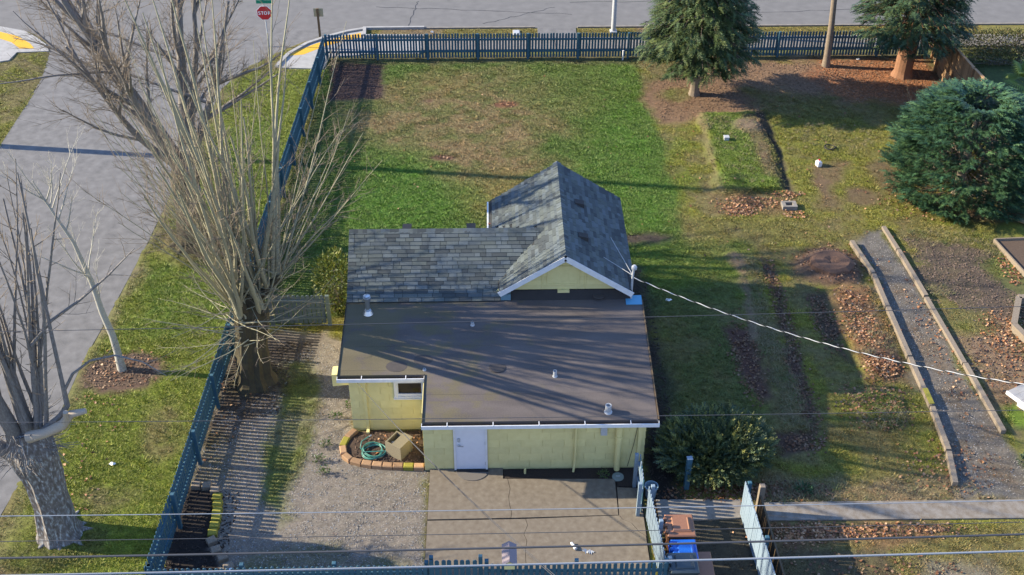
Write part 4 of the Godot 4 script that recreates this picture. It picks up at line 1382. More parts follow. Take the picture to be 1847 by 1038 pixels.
	for k in 7:
		var bb := MB.new()
		bb.box(Vector3(20.15 + k * .05, .5 - k * .03, -47.0 + k * .15), Vector3(.02, 1.0 - k * .06, .13), Basis(Vector3.UP, .3))
		part(bb, "board", MT.cedar[1 + k % 3], low)

# ---------------------------------------------------------------- yard objects
func make_yard() -> void:
	var b: MB
	# brick-edged bed by the house
	var bed := thing("bed_edging", "curved tan brick edging round the small bed by the yellow wall", "edging", Vector3(-3.4, 0, -24.4))
	var path := [Vector2(-4.2, -25.3), Vector2(-4.42, -24.98), Vector2(-4.52, -24.62), Vector2(-4.45, -24.28), Vector2(-4.22, -24.05), Vector2(-3.9, -23.93), Vector2(-3.6, -23.87), Vector2(-3.3, -23.83), Vector2(-3.0, -23.8), Vector2(-2.7, -23.78), Vector2(-2.4, -23.77), Vector2(-2.1, -23.76)]
	for k in path.size() - 1:
		var a: Vector2 = path[k]
		var e: Vector2 = path[k + 1]
		var m: Vector2 = (a + e) / 2
		var u := (e - a).normalized()
		b = MB.new()
		b.bev(Vector3(m.x, .075, m.y), Vector3((e - a).length() - .015, .17 + rr(-.01, .01), .2), .025, Basis(Vector3(u.x, 0, u.y), Vector3.UP, Vector3(u.x, 0, u.y).cross(Vector3.UP)))
		part(b, "brick", MT.moss_brick if k in [1, 9] else MT.brick[k % 4], bed)
	# hose
	var hs := thing("garden_hose", "coiled green garden hose lying in the brick-edged bed", "hose", Vector3(-3.62, .1, -24.35))
	b = MB.new()
	var hp := PackedVector3Array()
	var hr := PackedFloat32Array()
	hp.append(Vector3(-3.75, .35, -24.75)); hp.append(Vector3(-3.95, .3, -24.6)); hp.append(Vector3(-3.98, .2, -24.45))
	for k in 100:
		var a := PI + TAU * 5.0 * k / 100.0
		var rad := .3 + .05 * sin(k * .23) + .03 * sin(k * .71)
		hp.append(Vector3(-3.6 + cos(a) * rad, .13 + .018 * (k / 20), -24.35 + sin(a) * rad * .95))
	hp.append(Vector3(-3.2, .2, -24.3)); hp.append(Vector3(-3.05, .36, -24.35)); hp.append(Vector3(-2.98, .5, -24.4))
	for k in hp.size(): hr.append(.017)
	b.tube(hp, hr, 6)
	part(b, "hose", MT.hose, hs)
	b = MB.new()
	b.rod(Vector3(-3.75, .35, -24.75), Vector3(-3.68, .36, -24.8), .024)
	part(b, "coupling", MT.steel, hs)
	# open wooden box
	var bx := thing("wooden_box", "weathered open wooden box with a spigot well beside the hose", "box", Vector3(-2.85, .1, -24.35))
	var bb := Basis(Vector3.UP, -.6)
	var ce := Vector3(-2.85, .34, -24.35)
	for q in [[.0, .25, .56, .04], [.0, -.25, .56, .04], [.25, .0, .04, .46], [-.25, .0, .04, .46]]:
		b = MB.new()
		b.box(ce + bb * Vector3(q[0], 0, q[1]), Vector3(q[2], .5, q[3]), bb)
		part(b, "side_board", MT.box_wood, bx)
	b = MB.new()
	b.box(ce + bb * Vector3(.13, .27, 0), Vector3(.32, .035, .6), bb)
	part(b, "lid_board", MT.box_wood, bx)
	b = MB.new()
	b.rod(ce + Vector3(-.12, -.2, 0), ce + Vector3(-.12, .14, 0), .03); b.box(ce + Vector3(-.12, .15, 0), Vector3(.16, .04, .04))
	part(b, "spigot", MT.galv, bx)
	# left bed blocks
	var lb := thing("bed_edging", "row of mossy and grey blocks edging the dark bed by the fence", "edging", Vector3(-7.8, 0, -21.5))
	var lp := [Vector2(-8.5, -23.15), Vector2(-8.2, -23.12), Vector2(-7.93, -22.95), Vector2(-7.82, -22.68), Vector2(-7.76, -22.42), Vector2(-7.72, -22.16), Vector2(-7.7, -21.9), Vector2(-7.7, -21.64), Vector2(-7.7, -21.38), Vector2(-7.68, -21.1), Vector2(-7.5, -20.78), Vector2(-7.28, -20.52), Vector2(-7.05, -20.2)]
	for k in lp.size():
		b = MB.new()
		b.bev(Vector3(lp[k].x, .07, lp[k].y), Vector3(.25, .17, .23), .02, Basis(Vector3.UP, rr(-.12, .12) if k < 9 else rr(.3, .8)))
		part(b, "brick", MT.moss_brick if k > 2 and k < 9 else MT.timber, lb)
	var bt := thing("paint_tin", "small white and blue tin standing by the bed's last block", "tin", Vector3(-6.95, 0, -20.0))
	b = MB.new()
	b.lathe(Vector3(-6.95, 0, -20.0), [Vector2(.08, 0), Vector2(.085, .01), Vector2(.085, .2), Vector2(.075, .2), Vector2(.075, .19), Vector2(0, .19)], 14)
	part(b, "can", MT.wire_pale, bt)
	b = MB.new()
	b.lathe(Vector3(-6.95, .19, -20.0), [Vector2(.074, 0), Vector2(.074, .012), Vector2(0, .014)], 14)
	part(b, "lid", MT.door, bt)
	# mailbox house on the fence
	var mb_ := thing("post_box", "small house-shaped box with mauve roof and yellow front on the fence", "post box", Vector3(.27, 0, -19.3))
	b = MB.new()
	var pf := [Vector2(-.13, 1.3), Vector2(.13, 1.3), Vector2(.13, 1.5), Vector2(0, 1.62), Vector2(-.13, 1.5)]
	for zz in [-19.56, -18.98]:
		b.quad(Vector3(.27 + pf[0].x, pf[0].y, zz), Vector3(.27 + pf[1].x, pf[1].y, zz), Vector3(.27 + pf[2].x, pf[2].y, zz), Vector3(.27 + pf[4].x, pf[4].y, zz))
		b.tri(Vector3(.27 + pf[4].x, pf[4].y, zz), Vector3(.27 + pf[2].x, pf[2].y, zz), Vector3(.27, pf[3].y, zz))
	for k in 5:
		var p: Vector2 = pf[k]
		var q: Vector2 = pf[(k + 1) % 5]
		b.quad(Vector3(.27 + p.x, p.y, -18.98), Vector3(.27 + p.x, p.y, -19.56), Vector3(.27 + q.x, q.y, -19.56), Vector3(.27 + q.x, q.y, -18.98))
	part(b, "box", MT.yellow, mb_)
	for s in [-1, 1]:
		b = MB.new()
		b.beam(Vector3(.27 + s * .085, 1.57, -19.6), Vector3(.27 + s * .085, 1.57, -18.94), .23, .022, Vector3(s * .68, 1, 0).normalized())
		part(b, "roof_board", MT.mail_roof, mb_)
	b = MB.new()
	b.bev(Vector3(.27, .65, -19.02), Vector3(.1, 1.3, .1), .01)
	part(b, "post", MT.blue, mb_)
	# bins
	make_bin("brown wheeled bin with ribbed lid beside the pale picket fence", MT.bin_brown, Vector3(4.75, 0, -20.6), 1.05, .68, .7)
	make_bin("bright blue recycling bin between the brown and the grey bins", MT.bin_blue, Vector3(4.76, 0, -19.8), 1.03, .58, .62)
	make_bin("dark grey wheeled bin overlapping the blue bin", MT.bin_grey, Vector3(4.66, 0, -19.3), 1.12, .66, .6)
	var cb := thing("storage_crate", "plain brown crate standing behind the grey bin", "crate", Vector3(5.3, 0, -19.55))
	b = MB.new()
	b.bev(Vector3(5.25, .35, -19.55), Vector3(.4, .7, .75), .02)
	part(b, "body", MT.bin_brown, cb)
	b = MB.new()
	b.bev(Vector3(5.25, .72, -19.55), Vector3(.44, .04, .8), .015)
	part(b, "lid", MT.bin_brown, cb)
	# bucket
	var bk := thing("bucket", "blue-grey plastic bucket behind the worn picket panel", "bucket", Vector3(4.27, 0, -22.6))
	b = MB.new()
	b.lathe(Vector3(4.27, .0, -22.6), [Vector2(.0, .002), Vector2(.14, .0), Vector2(.175, .38), Vector2(.195, .38), Vector2(.195, .41), Vector2(.165, .41), Vector2(.135, .03), Vector2(0, .03)], 20)
	part(b, "pail", MT.bucket, bk)
	b = MB.new()
	var hq := PackedVector3Array()
	var hq2 := PackedFloat32Array()
	for k in 11:
		var a := PI * k / 10.0
		hq.append(Vector3(4.27 + cos(a) * .19, .4 - sin(a) * .05, -22.6 + sin(a) * .19)); hq2.append(.006)
	b.tube(hq, hq2, 5)
	part(b, "handle", MT.galv, bk)
	# path timbers
	var tl := [Vector2(13.01, -34.92), Vector2(13.27, -32.85), Vector2(13.23, -30.93), Vector2(13.22, -28.32), Vector2(13.21, -25.98), Vector2(13.11, -24.08), Vector2(12.88, -22.77)]
	for k in tl.size() - 1:
		timber(tl[k], tl[k + 1], "weathered path timber " + ["starting beside the round brown stump", "between the stump and the leaf-covered bed", "alongside the leaf-covered bed", "with a yellow mossy end past the leaf-covered bed", "beside the small grassy mound", "ending short of the narrow concrete path"][k], "timbers on the garden side of the path", .2)
	var tr := [Vector2(14.46, -35.91), Vector2(14.58, -34.36), Vector2(14.73, -31.53), Vector2(14.9, -28.02), Vector2(15.01, -24.86)]
	for k in tr.size() - 1:
		timber(tr[k], tr[k + 1], "weathered path timber " + ["standing proud at the path's grassy upper end", "beside the dark patch of bare mulch", "beside the leaf-strewn bare earth", "ending beside the low grey-roofed coop"][k], "timbers on the earth side of the path", .15)
	# small things in the garden
	var cbk := thing("concrete_block", "grey concrete block with a square hole beside fallen leaves", "block", Vector3(11.25, 0, -37.4))
	b = MB.new()
	for q in [[0, .16, .56, .1], [0, -.16, .56, .1], [.21, 0, .14, .22], [-.21, 0, .14, .22]]:
		b.box(Vector3(11.25 + q[0], .08, -37.4 + q[1]), Vector3(q[2], .18, q[3]))
	part(b, "block", MT.old_concrete, cbk)
	b = MB.new()
	b.box(Vector3(11.25, .03, -37.4), Vector3(.28, .02, .22))
	part(b, "cavity", MT.soil, cbk)
	var wc := thing("plastic_jug", "white and red plastic jug on a bare patch of the garden", "jug", Vector3(13.1, 0, -40.5))
	b = MB.new()
	b.bev(Vector3(13.1, .12, -40.5), Vector3(.18, .24, .22), .05, Basis(Vector3.UP, .3))
	part(b, "jug", MT.sign_white, wc)
	b = MB.new()
	b.rod(Vector3(13.1, .24, -40.5), Vector3(13.1, .29, -40.5), .035)
	part(b, "cap", MT.red_sign, wc)
	var gb := thing("valve_box", "small pale grey box on the raised grassy bed", "box", Vector3(9.66, .1, -42.4))
	b = MB.new()
	b.bev(Vector3(9.66, .2, -42.4), Vector3(.2, .2, .2), .015)
	part(b, "body", MT.galv, gb)
	b = MB.new()
	b.bev(Vector3(9.66, .31, -42.4), Vector3(.23, .025, .23), .01)
	part(b, "lid", MT.galv, gb)
	for e in [[13.1 - 1.9, -40.6, "black rubber ring lying on the moss beside the trench"], [13.9, -41.9, "black rubber ring half buried in the tall grass"]]:
		var rg := thing("rubber_ring", e[2], "ring", Vector3(e[0], 0, e[1]))
		b = MB.new()
		var q := PackedVector3Array()
		var qr := PackedFloat32Array()
		for k in 19:
			var a := TAU * k / 18.0
			q.append(Vector3(e[0] + cos(a) * .22, .05 + .02 * sin(a * 2), e[1] + sin(a) * .2)); qr.append(.03)
		b.tube(q, qr, 6)
		part(b, "ring", MT.black, rg)
	var mt := thing("marker_pipe", "short white marker pipe standing at the fence foot", "pipe", Vector3(6.1, 0, -50.35))
	b = MB.new()
	b.rod(Vector3(6.1, 0, -50.35), Vector3(6.1, .45, -50.35), .035); b.rod(Vector3(6.1, .45, -50.35), Vector3(6.1, .48, -50.35), .042)
	part(b, "pipe", MT.sign_white, mt)
	# litter
	for e in [[10.6, -49.6, "white plastic bag lying beneath the spruce by the fence"], [17.2, -50.2, "white plastic bag at the fence foot near the red-barked tree"], [-3.0, -53.6, "white plastic bag caught on the verge by the road"], [-11.1, -24.1, "crushed white carton on the mossy street strip"], [5.9, -31.6, "scrap of white paper in the shaded grass by the house"]]:
		var lt := thing("litter", e[2], "litter", Vector3(e[0], 0, e[1]))
		b = MB.new()
		var ring := []
		for k in 9:
			var a := TAU * k / 9.0
			ring.append(Vector3(e[0] + cos(a) * rr(.06, .14), .02 + rr(0, .03), e[1] + sin(a) * rr(.04, .1)))
		var top := Vector3(e[0], .08, e[1])
		for k in 9:
			b.tri(ring[k], top + Vector3(rr(-.05, .05), rr(-.04, .04), 0), ring[(k + 8) % 9])
		part(b, "crumpled_sheet", MT.sign_white, lt)
	# broad low stump ring amid leaves
	var st := thing("stump", "broad low reddish-brown stump ringed by fallen leaves", "stump", Vector3(11.9, .1, -33.4))
	b = MB.new()
	var rings := []
	for k in 5:
		var ring := []
		for j in 20:
			var a := TAU * j / 20.0
			var r: float = [.82, .76, .62, .3, .12][k] * (1.0 + .12 * n2.get_noise_2d(cos(a) * 2 + k, sin(a) * 2))
			ring.append(Vector3(11.9 + cos(a) * r, [.1, .3, .37, .36, .3][k] + rr(-.02, .02), -33.4 - sin(a) * r * .9))
		rings.append(ring)
	for k in 4:
		for j in 20:
			b.quad(rings[k][j], rings[k][(j + 1) % 20], rings[k + 1][(j + 1) % 20], rings[k + 1][j])
	for j in 20: b.tri(Vector3(11.9, .27, -33.4), rings[4][j], rings[4][(j + 1) % 20])
	part(b, "stump", noisy([L(.05, .03, .022), L(.12, .068, .045), L(.2, .11, .07)], Vector3.ONE * 1.6, 1, .05, .25, .5, 92), st)
	# right edge: planked frames, shed corner
	var hx := thing("planter_frame", "grey plank planter frame with angled corners filled with leaves", "planter", Vector3(17.8, 0, -29.6))
	var hv := [Vector2(19.0, -31.3), Vector2(17.75, -31.2), Vector2(17.05, -29.75), Vector2(17.35, -28.6), Vector2(18.6, -28.2)]
	for k in 4:
		b = MB.new()
		b.beam(Vector3(hv[k].x, .14, hv[k].y), Vector3(hv[k + 1].x, .14, hv[k + 1].y), .09, .3)
		part(b, "plank", MT.timber, hx)
		b = MB.new()
		b.beam(Vector3(hv[k].x, .31, hv[k].y), Vector3(hv[k + 1].x, .31, hv[k + 1].y), .2, .04)
		part(b, "cap_board", MT.timber, hx)
	var pf2 := thing("planter_frame", "low thin-board frame round a patch of reddish soil", "planter", Vector3(18.8, 0, -33.2))
	for e in [[18.25, -34.9, 18.75, -31.9], [18.3, -34.9, 20.5, -35.0]]:
		b = MB.new()
		b.beam(Vector3(e[0], .08, e[1]), Vector3(e[2], .08, e[3]), .05, .2)
		part(b, "board", MT.timber, pf2)
	b = MB.new()
	b.slab(P([18.3, -34.85, 20.5, -34.95, 20.5, -31.9, 18.75, -31.9]), flat(.09), .05)
	part(b, "soil", MT.brown_soil, pf2)
	var pb := thing("plank", "loose pale plank lying by the big blue-green fir bush", "plank", Vector3(19.5, 0, -36.3))
	b = MB.new()
	b.beam(Vector3(18.9, .08, -37.0), Vector3(20.6, .1, -35.4), .22, .05)
	part(b, "board", MT.cedar[2], pb)
	b = MB.new()
	b.beam(Vector3(18.8, .05, -37.15), Vector3(19.0, .05, -36.95), .1, .05)
	part(b, "cleat", MT.timber, pb)
	# low coop: grey shingled roof on white walls, its corner just in view
	var sh := thing("garden_coop", "low garden coop with pale grey shingle roof beside the path's end", "coop", Vector3(16.5, 0, -25.6))
	var e1 := Vector3(.88, 0, -.475)
	var e2 := Vector3(.475, 0, .88)
	var sc := Vector3(15.5, .5, -26.2)
	b = MB.new()
	b.box(sc + e1 * 1.4 + e2 * .75 - Vector3(0, .27, 0), Vector3(2.2, .48, 1.0), Basis(e1, Vector3.UP, e2))
	part(b, "wall", MT.white, sh)
	b = MB.new()
	b.box(sc + e1 * 1.3 + e2 * .75, Vector3(2.6, .05, 1.5), Basis(e1, Vector3.UP, e2))
	part(b, "roof", MT.galv, sh)
	for r in 6:
		for k in 10:
			b = MB.new()
			var off := .13 if r % 2 == 1 else 0.0
			var xa: float = clampf(k * .27 - off, 0, 2.6)
			var xb: float = clampf(k * .27 - off + .262, 0, 2.6)
			if xb - xa < .03: continue
			b.box(sc + e1 * (xa + xb) * .5 + e2 * (.125 + r * .25) + Vector3(0, .034 + rr(0, .006), 0), Vector3(xb - xa, .02, .243), Basis(e1, Vector3.UP, e2))
			part(b, "shingle", MT.pale_concrete if rng.randf() < .8 else MT.galv, sh)
	b = MB.new()
	b.box(sc + e2 * .75 - e1 * .02 - Vector3(0, .02, 0), Vector3(.03, .12, 1.54), Basis(e1, Vector3.UP, e2)); b.box(sc + e1 * 1.3 + e2 * 1.52 - Vector3(0, .02, 0), Vector3(2.64, .12, .03), Basis(e1, Vector3.UP, e2))
	part(b, "fascia", MT.white, sh)
	var dr := thing("barrel", "rounded white plastic barrel near the path's end", "barrel", Vector3(15.25, 0, -23.0))
	b = MB.new()
	b.lathe(Vector3(15.25, 0, -23.0), [Vector2(.26, 0), Vector2(.3, .05), Vector2(.3, .28), Vector2(.32, .3), Vector2(.3, .32), Vector2(.3, .6), Vector2(.32, .62), Vector2(.3, .64), Vector2(.29, .84), Vector2(.24, .9)], 22)
	part(b, "body", MT.white, dr)
	b = MB.new()
	b.lathe(Vector3(15.25, .89, -23.0), [Vector2(.24, 0), Vector2(.24, .02), Vector2(0, .03)], 22)
	part(b, "lid", MT.white, dr)

func timber(a: Vector2, e: Vector2, label: String, group: String, h: float) -> void:
	var t := thing("path_timber", label, "timber", Vector3((a.x + e.x) / 2, 0, (a.y + e.y) / 2), group)
	var u := (e - a).normalized() * .03
	var b := MB.new()
	var y0 := h / 2 - .02 + rr(-.01, .02)
	b.beam(Vector3(a.x + u.x, y0, a.y + u.y), Vector3(e.x - u.x, y0 + rr(-.02, .02), e.y - u.y), .15, h)
	part(b, "beam", MT.timber, t)
	b = MB.new()
	var m := a.lerp(e, .5)
	if "mossy" in label:
		b.beam(Vector3(e.x, h + .012, e.y - .75), Vector3(e.x, h + .008, e.y - .05), .15, .02)
		part(b, "moss", MT.moss_brick, t)
		b = MB.new()
	b.rod(Vector3(m.x + .09, -.05, m.y), Vector3(m.x + .09, h + .02, m.y), .012, -1, 6)
	part(b, "stake", MT.rust, t)

func make_bin(label: String, m: Material, at: Vector3, h: float, w: float, d: float) -> void:
	var t := thing("wheeled_bin", label, "bin", at)
	var b := MB.new()
	var k := .82
	b.hexa([at + Vector3(-w * k / 2, .06, d * k / 2), at + Vector3(w * k / 2, .06, d * k / 2), at + Vector3(w * k / 2, .06, -d * k / 2), at + Vector3(-w * k / 2, .06, -d * k / 2), at + Vector3(-w / 2, h - .08, d / 2), at + Vector3(w / 2, h - .08, d / 2), at + Vector3(w / 2, h - .08, -d / 2), at + Vector3(-w / 2, h - .08, -d / 2)])
	part(b, "body", m, t)
	b = MB.new()
	b.bev(at + Vector3(0, h - .05, 0), Vector3(w + .06, .07, d + .06), .03)
	b.bev(at + Vector3(.02, h + .0, 0), Vector3(w * .72, .06, d * .72), .03)
	var lid := part(b, "lid", m, t)
	for z in [-.22, 0.0, .22]:
		b = MB.new()
		b.bev(at + Vector3(-w / 2 - .03, h - .03, z), Vector3(.09, .09, .1), .02)
		part(b, "hinge", m, lid)
	b = MB.new()
	b.bev(at + Vector3(w * .3, h + .015, 0), Vector3(.05, .07, d * .6), .02)
	part(b, "rib", m, lid)
	b = MB.new()
	b.rod(at + Vector3(-w / 2 - .09, h - .1, -d * .4), at + Vector3(-w / 2 - .09, h - .1, d * .4), .018)
	part(b, "handle", m, t)
	for z in [-d * .36, d * .36]:
		b = MB.new()
		b.rod(at + Vector3(-w * .36, .1, z - .03), at + Vector3(-w * .36, .1, z + .03), .1, -1, 14)
		part(b, "wheel", MT.black, t)
	if m == MT.bin_grey:
		b = MB.new()
		b.box(at + Vector3(0, .78, d / 2 - .012), Vector3(.16, .1, .02), Basis(Vector3.RIGHT, -.06))
		part(b, "sticker", MT.wire_pale, t)

# ---------------------------------------------------------------- bare trees
func limb(b: MB, p: Vector3, dir: Vector3, ln: float, r0: float, r1: float, segs: int, wander: float, lift: float, sides: int) -> PackedVector3Array:
	var pts := PackedVector3Array([p])
	var rad := PackedFloat32Array([r0])
	var d := dir.normalized()
	for k in segs:
		d = (d + rdir() * wander + Vector3(0, lift, 0)).normalized()
		p += d * ln / segs
		pts.append(p)
		rad.append(lerpf(r0, r1, (k + 1) / float(segs)))
	b.tube(pts, rad, sides, r1 > .03)
	return pts

var tw: MB   # twigs of the tree being grown

func twigs(b0: MB, pts: PackedVector3Array, n: int, ln: float, r: float, from: float, spread: float, sub: int) -> void:
	var b := tw if tw != null else b0
	for _k in n:
		var t := rr(from, .97) * (pts.size() - 1)
		var j := int(t)
		var p := pts[j].lerp(pts[min(j + 1, pts.size() - 1)], t - j)
		var ax := (pts[min(j + 1, pts.size() - 1)] - pts[j]).normalized()
		var d := (ax + rdir() * spread).normalized()
		var l := ln * rr(.45, 1.1)
		var q := limb(b, p, d, l, r, r * .35, 4, .14, .05, 3)
		for _m in sub:
			var jj := 1 + rng.randi() % 3
			limb(b, q[jj], (q[jj] - q[jj - 1]).normalized() + rdir() * .75, l * rr(.25, .55), r * .55, r * .25, 2, .14, .05, 3)

# a trunk with knuckled, ridged surface
func trunk(b: MB, pts: Array, rads: Array, rough: float) -> void:
	var sides := 18
	var n: int = pts.size()
	var rings := []
	var ph := []
	for j in sides: ph.append(rr(-1, 1))
	var fine := 5
	for k in (n - 1) * fine + 1:
		var t := k / float(fine)
		var i: int = min(int(t), n - 2)
		var f := t - i
		var p: Vector3 = (pts[i] as Vector3).lerp(pts[i + 1], f)
		var r: float = lerpf(rads[i], rads[i + 1], smoothstep(0, 1, f))
		var ring := []
		for j in sides:
			var a := TAU * j / sides
			var w: float = 1.0 + rough * (ph[j] * .6 + .6 * n2.get_noise_3d(p.x + cos(a) * 2, p.y * .5, p.z + sin(a) * 2))
			ring.append(p + Vector3(cos(a), 0, -sin(a)) * r * w)
		rings.append(ring)
	for k in rings.size() - 1:
		for j in sides:
			var q := (j + 1) % sides
			b.quad(rings[k][j], rings[k][q], rings[k + 1][q], rings[k + 1][j])
	var top: Array = rings[rings.size() - 1]
	var c := Vector3.ZERO
	for p in top: c += p
	c /= sides
	for j in sides:
		b.tri(c, top[j], top[(j + 1) % sides])

func roots(b: MB, at: Vector3, r: float, n: int) -> void:
	for k in n:
		var a := TAU * k / n + rr(-.3, .3)
		var d := Vector3(cos(a), 0, sin(a))
		b.tube(PackedVector3Array([at + d * r * .5 + Vector3(0, r * .9, 0), at + d * r * 1.1 + Vector3(0, .12, 0), at + d * r * rr(1.6, 2.2) + Vector3(0, -.04, 0)]), PackedFloat32Array([r * .4, r * .22, r * .06]), 7)

func make_bare_trees() -> void:
	var b: MB
	tw = MB.new()
	# 1: pruned tree with a broom of shoots inside the fence
	var t := thing("pruned_tree", "pruned tree with a dense broom of straight pale shoots by the fence", "tree", Vector3(-7.55, 0, -27.6))
	b = MB.new()
	trunk(b, [Vector3(-7.5, -.1, -27.6), Vector3(-7.52, .5, -27.6), Vector3(-7.45, 1.6, -27.65), Vector3(-7.35, 2.7, -27.7), Vector3(-7.25, 3.5, -27.75)], [.72, .5, .44, .5, .3], .28)
	roots(b, Vector3(-7.5, 0, -27.6), .46, 7)
	var tr := part(b, "trunk", MT.bark_moss, t)
	var heads := []
	b = MB.new()
	for k in 9:
		var a := TAU * k / 9.0 + rr(-.3, .3)
		var h0 := rr(1.5, 2.9)
		var q := limb(b, Vector3(-7.4, h0, -27.68), Vector3(cos(a), rr(.7, 1.6), sin(a)), rr(.8, 1.5), .19, .12, 5, .16, .05, 9)
		heads.append(q[5]); heads.append(q[3]); heads.append(q[4])
	for k in 4: heads.append(Vector3(-7.25 + rr(-.2, .2), 3.5, -27.75 + rr(-.2, .2)))
	part(b, "limb", MT.bark_moss, t)
	b = MB.new()
	for k in 66:
		var hd: Vector3 = heads[rng.randi() % heads.size()] + rdir() * .1
		var out := hd - Vector3(-7.35, hd.y, -27.7)
		out.y = 0
		var big := k % 3 == 0
		var d := Vector3(rng.randfn() * .15 - .09, 1.0, rng.randfn() * .15) + out * (.22 if big else .36)
		var ln := rr(7.0, 10.5) if big else rr(4.0, 8.5)
		var r := rr(.06, .095) if big else rr(.018, .034)
		var q := limb(b, hd, d, ln, r, .012 if big else .006, 12, .05, .012, 6 if big else 5)
		twigs(b, q, 11, .95, .009, .15, .75, 2)
	for k in 15:   # stout shoots on the house side
		var hd: Vector3 = heads[rng.randi() % heads.size()]
		var q := limb(b, hd, Vector3(rr(-.15, .2), 1.0, rr(.15, .62)), rr(5.5, 8.5), rr(.06, .09), .02, 11, .05, .006, 6)
		twigs(b, q, 8, 1.1, .01, .3, .8, 1)
	# outer shoots, leaning away on both sides
	for k in 34:
		var s := -1.0 if k % 2 == 0 else 1.0
		var hd: Vector3 = heads[rng.randi() % heads.size()]
		var q := limb(b, hd, Vector3(s * rr(.3, 1.05) - .05, 1.0, rr(-.6, .4)), rr(4.0, 6.8), rr(.02, .045), .006, 9, .05, .02, 5)
		twigs(b, q, 13, 1.2, .008, .2, .8, 2)
	# low, arching shoots
	for k in 52:
		var hd: Vector3 = heads[rng.randi() % heads.size()] - Vector3(0, rr(0, 1.2), 0) + rdir() * .12
		var a := rr(0, TAU)
		var d := Vector3(cos(a), rr(-.45, .35), sin(a))
		var q := limb(b, hd, d, rr(1.2, 3.2), rr(.014, .026), .005, 7, .13, .035, 4)
		twigs(b, q, 6, .6, .007, .25, .8, 1)
	part(b, "crown", MT.bark_pale, t)
	part(tw, "twigs", MT.bark_twig, t)
	tw = MB.new()
	# 2: big street tree behind it
	t = thing("street_tree", "tall grey bare street tree growing behind the pruned tree", "tree", Vector3(-11, 0, -35.3))
	b = MB.new()
	trunk(b, [Vector3(-11.0, -.1, -35.3), Vector3(-11.0, .5, -35.3), Vector3(-10.95, 1.7, -35.3), Vector3(-10.9, 2.8, -35.3), Vector3(-10.85, 3.4, -35.3)], [.85, .58, .5, .52, .36], .16)
	roots(b, Vector3(-11, 0, -35.3), .6, 7)
	part(b, "trunk", MT.bark_moss, t)
	b = MB.new()
	var mains := []
	for e in [[-.35, .0, 8.5, .26], [-.75, -.2, 8.0, .2], [.12, -.15, 8.5, .24], [.5, .3, 7.5, .18], [-.15, .45, 8.0, .2], [-1.0, .3, 6.0, .15], [.3, -.5, 7.5, .17]]:
		var q := limb(b, Vector3(-10.88, rr(2.6, 3.3), -35.3), Vector3(e[0], 1.25, e[1]), e[2], e[3], .04, 10, .09, .05, 8)
		mains.append(q)
		for k in 7:
			var j := 3 + rng.randi() % 7
			var q2 := limb(b, q[j], (q[j] - q[j - 1]).normalized() + rdir() * .6, rr(2.2, 4.2), e[3] * .4, .012, 7, .1, .05, 5)
			twigs(b, q2, 18, 1.35, .011, .1, .8, 4)
		twigs(b, q, 16, 1.8, .014, .25, .8, 3)
	for k in 4:   # sawn stubs
		limb(b, Vector3(-10.75 + rr(-.1, .3), 2.4 + k * .35, -35.1), Vector3(rr(-.2, .5), 1.0, .3), rr(.8, 1.5), .2, .17, 3, .08, 0, 9)
	for k in 4:   # long branches over the street
		var q := limb(b, mains[k][5], Vector3(-1.0, rr(.1, .5), rr(-.3, .3)), rr(3.5, 5.5), .06, .012, 9, .1, -.01, 5)
		twigs(b, q, 20, 1.3, .01, .15, .8, 3)
	part(b, "crown", MT.bark_grey, t)
	part(tw, "twigs", MT.bark_twig, t)
	tw = MB.new()
	# 3: near street tree, heavily cut
	t = thing("street_tree", "thick-trunked street tree with sawn limbs and lichen-grey bark", "tree", Vector3(-12, 0, -21.2))
	b = MB.new()
	trunk(b, [Vector3(-11.8, -.1, -21.45), Vector3(-11.8, .4, -21.45), Vector3(-11.76, 1.3, -21.45), Vector3(-11.72, 2.3, -21.4), Vector3(-11.75, 3.3, -21.35), Vector3(-11.75, 4.1, -21.3)], [.64, .5, .46, .48, .58, .42], .2)
	roots(b, Vector3(-11.8, 0, -21.45), .44, 8)
	part(b, "trunk", MT.bark_trunk, t)
	b = MB.new()
	for e in [[-11.6, 3.9, .05, .0, 3.6, .19], [-11.9, 3.8, -.12, .1, 3.8, .21], [-12.2, 3.6, -.7, .2, 2.4, .2], [-11.5, 4.0, .2, -.2, 2.6, .14]]:
		var q := limb(b, Vector3(e[0], e[1] - .3, -21.2), Vector3(e[2], 1.0, e[3]), e[4], e[5], e[5] * .6, 6, .07, .03, 11)
		for k in 7:
			var j := 2 + rng.randi() % 4
			var q2 := limb(b, q[j], Vector3(rr(-.25, .35), 1.0, rr(-.3, .3)), rr(3.5, 6.5), rr(.03, .055), .01, 9, .05, .03, 6)
			twigs(b, q2, 10, .8, .012, .2, .8, 2)
	# moss and spur twigs round the crown of the trunk
	for k in 170:
		var a := rr(0, TAU)
		limb(b, Vector3(-11.78 + cos(a) * .6, rr(3.3, 4.6), -21.2 + sin(a) * .6), Vector3(cos(a), rr(-.2, .6), sin(a)), rr(.3, .8), .014, .005, 4, .35, 0, 4)
	part(b, "limb", MT.bark_grey, t)
	b = MB.new()
	for e in [[-11.3, 4.2, .18, 0.0, 6.4, .07], [-11.1, 4.2, .3, .1, 6.8, .06], [-11.5, 4.5, .02, .1, 7.2, .075], [-11.2, 4.3, .1, -.2, 6.0, .06]]:
		var q := limb(b, Vector3(e[0], e[1], -21.1), Vector3(e[2], 1.0, e[3]), e[4], e[5], .018, 12, .045, .03, 7)
		twigs(b, q, 9, 1.0, .012, .2, .8, 2)
	var sc := PackedVector3Array([Vector3(-11.1, 4.3, -21.0), Vector3(-10.6, 4.75, -21.0), Vector3(-10.35, 5.1, -21.0), Vector3(-10.3, 5.9, -21.0), Vector3(-10.25, 7.4, -21.1), Vector3(-10.1, 9.5, -21.1), Vector3(-10.0, 11.5, -21.2)])
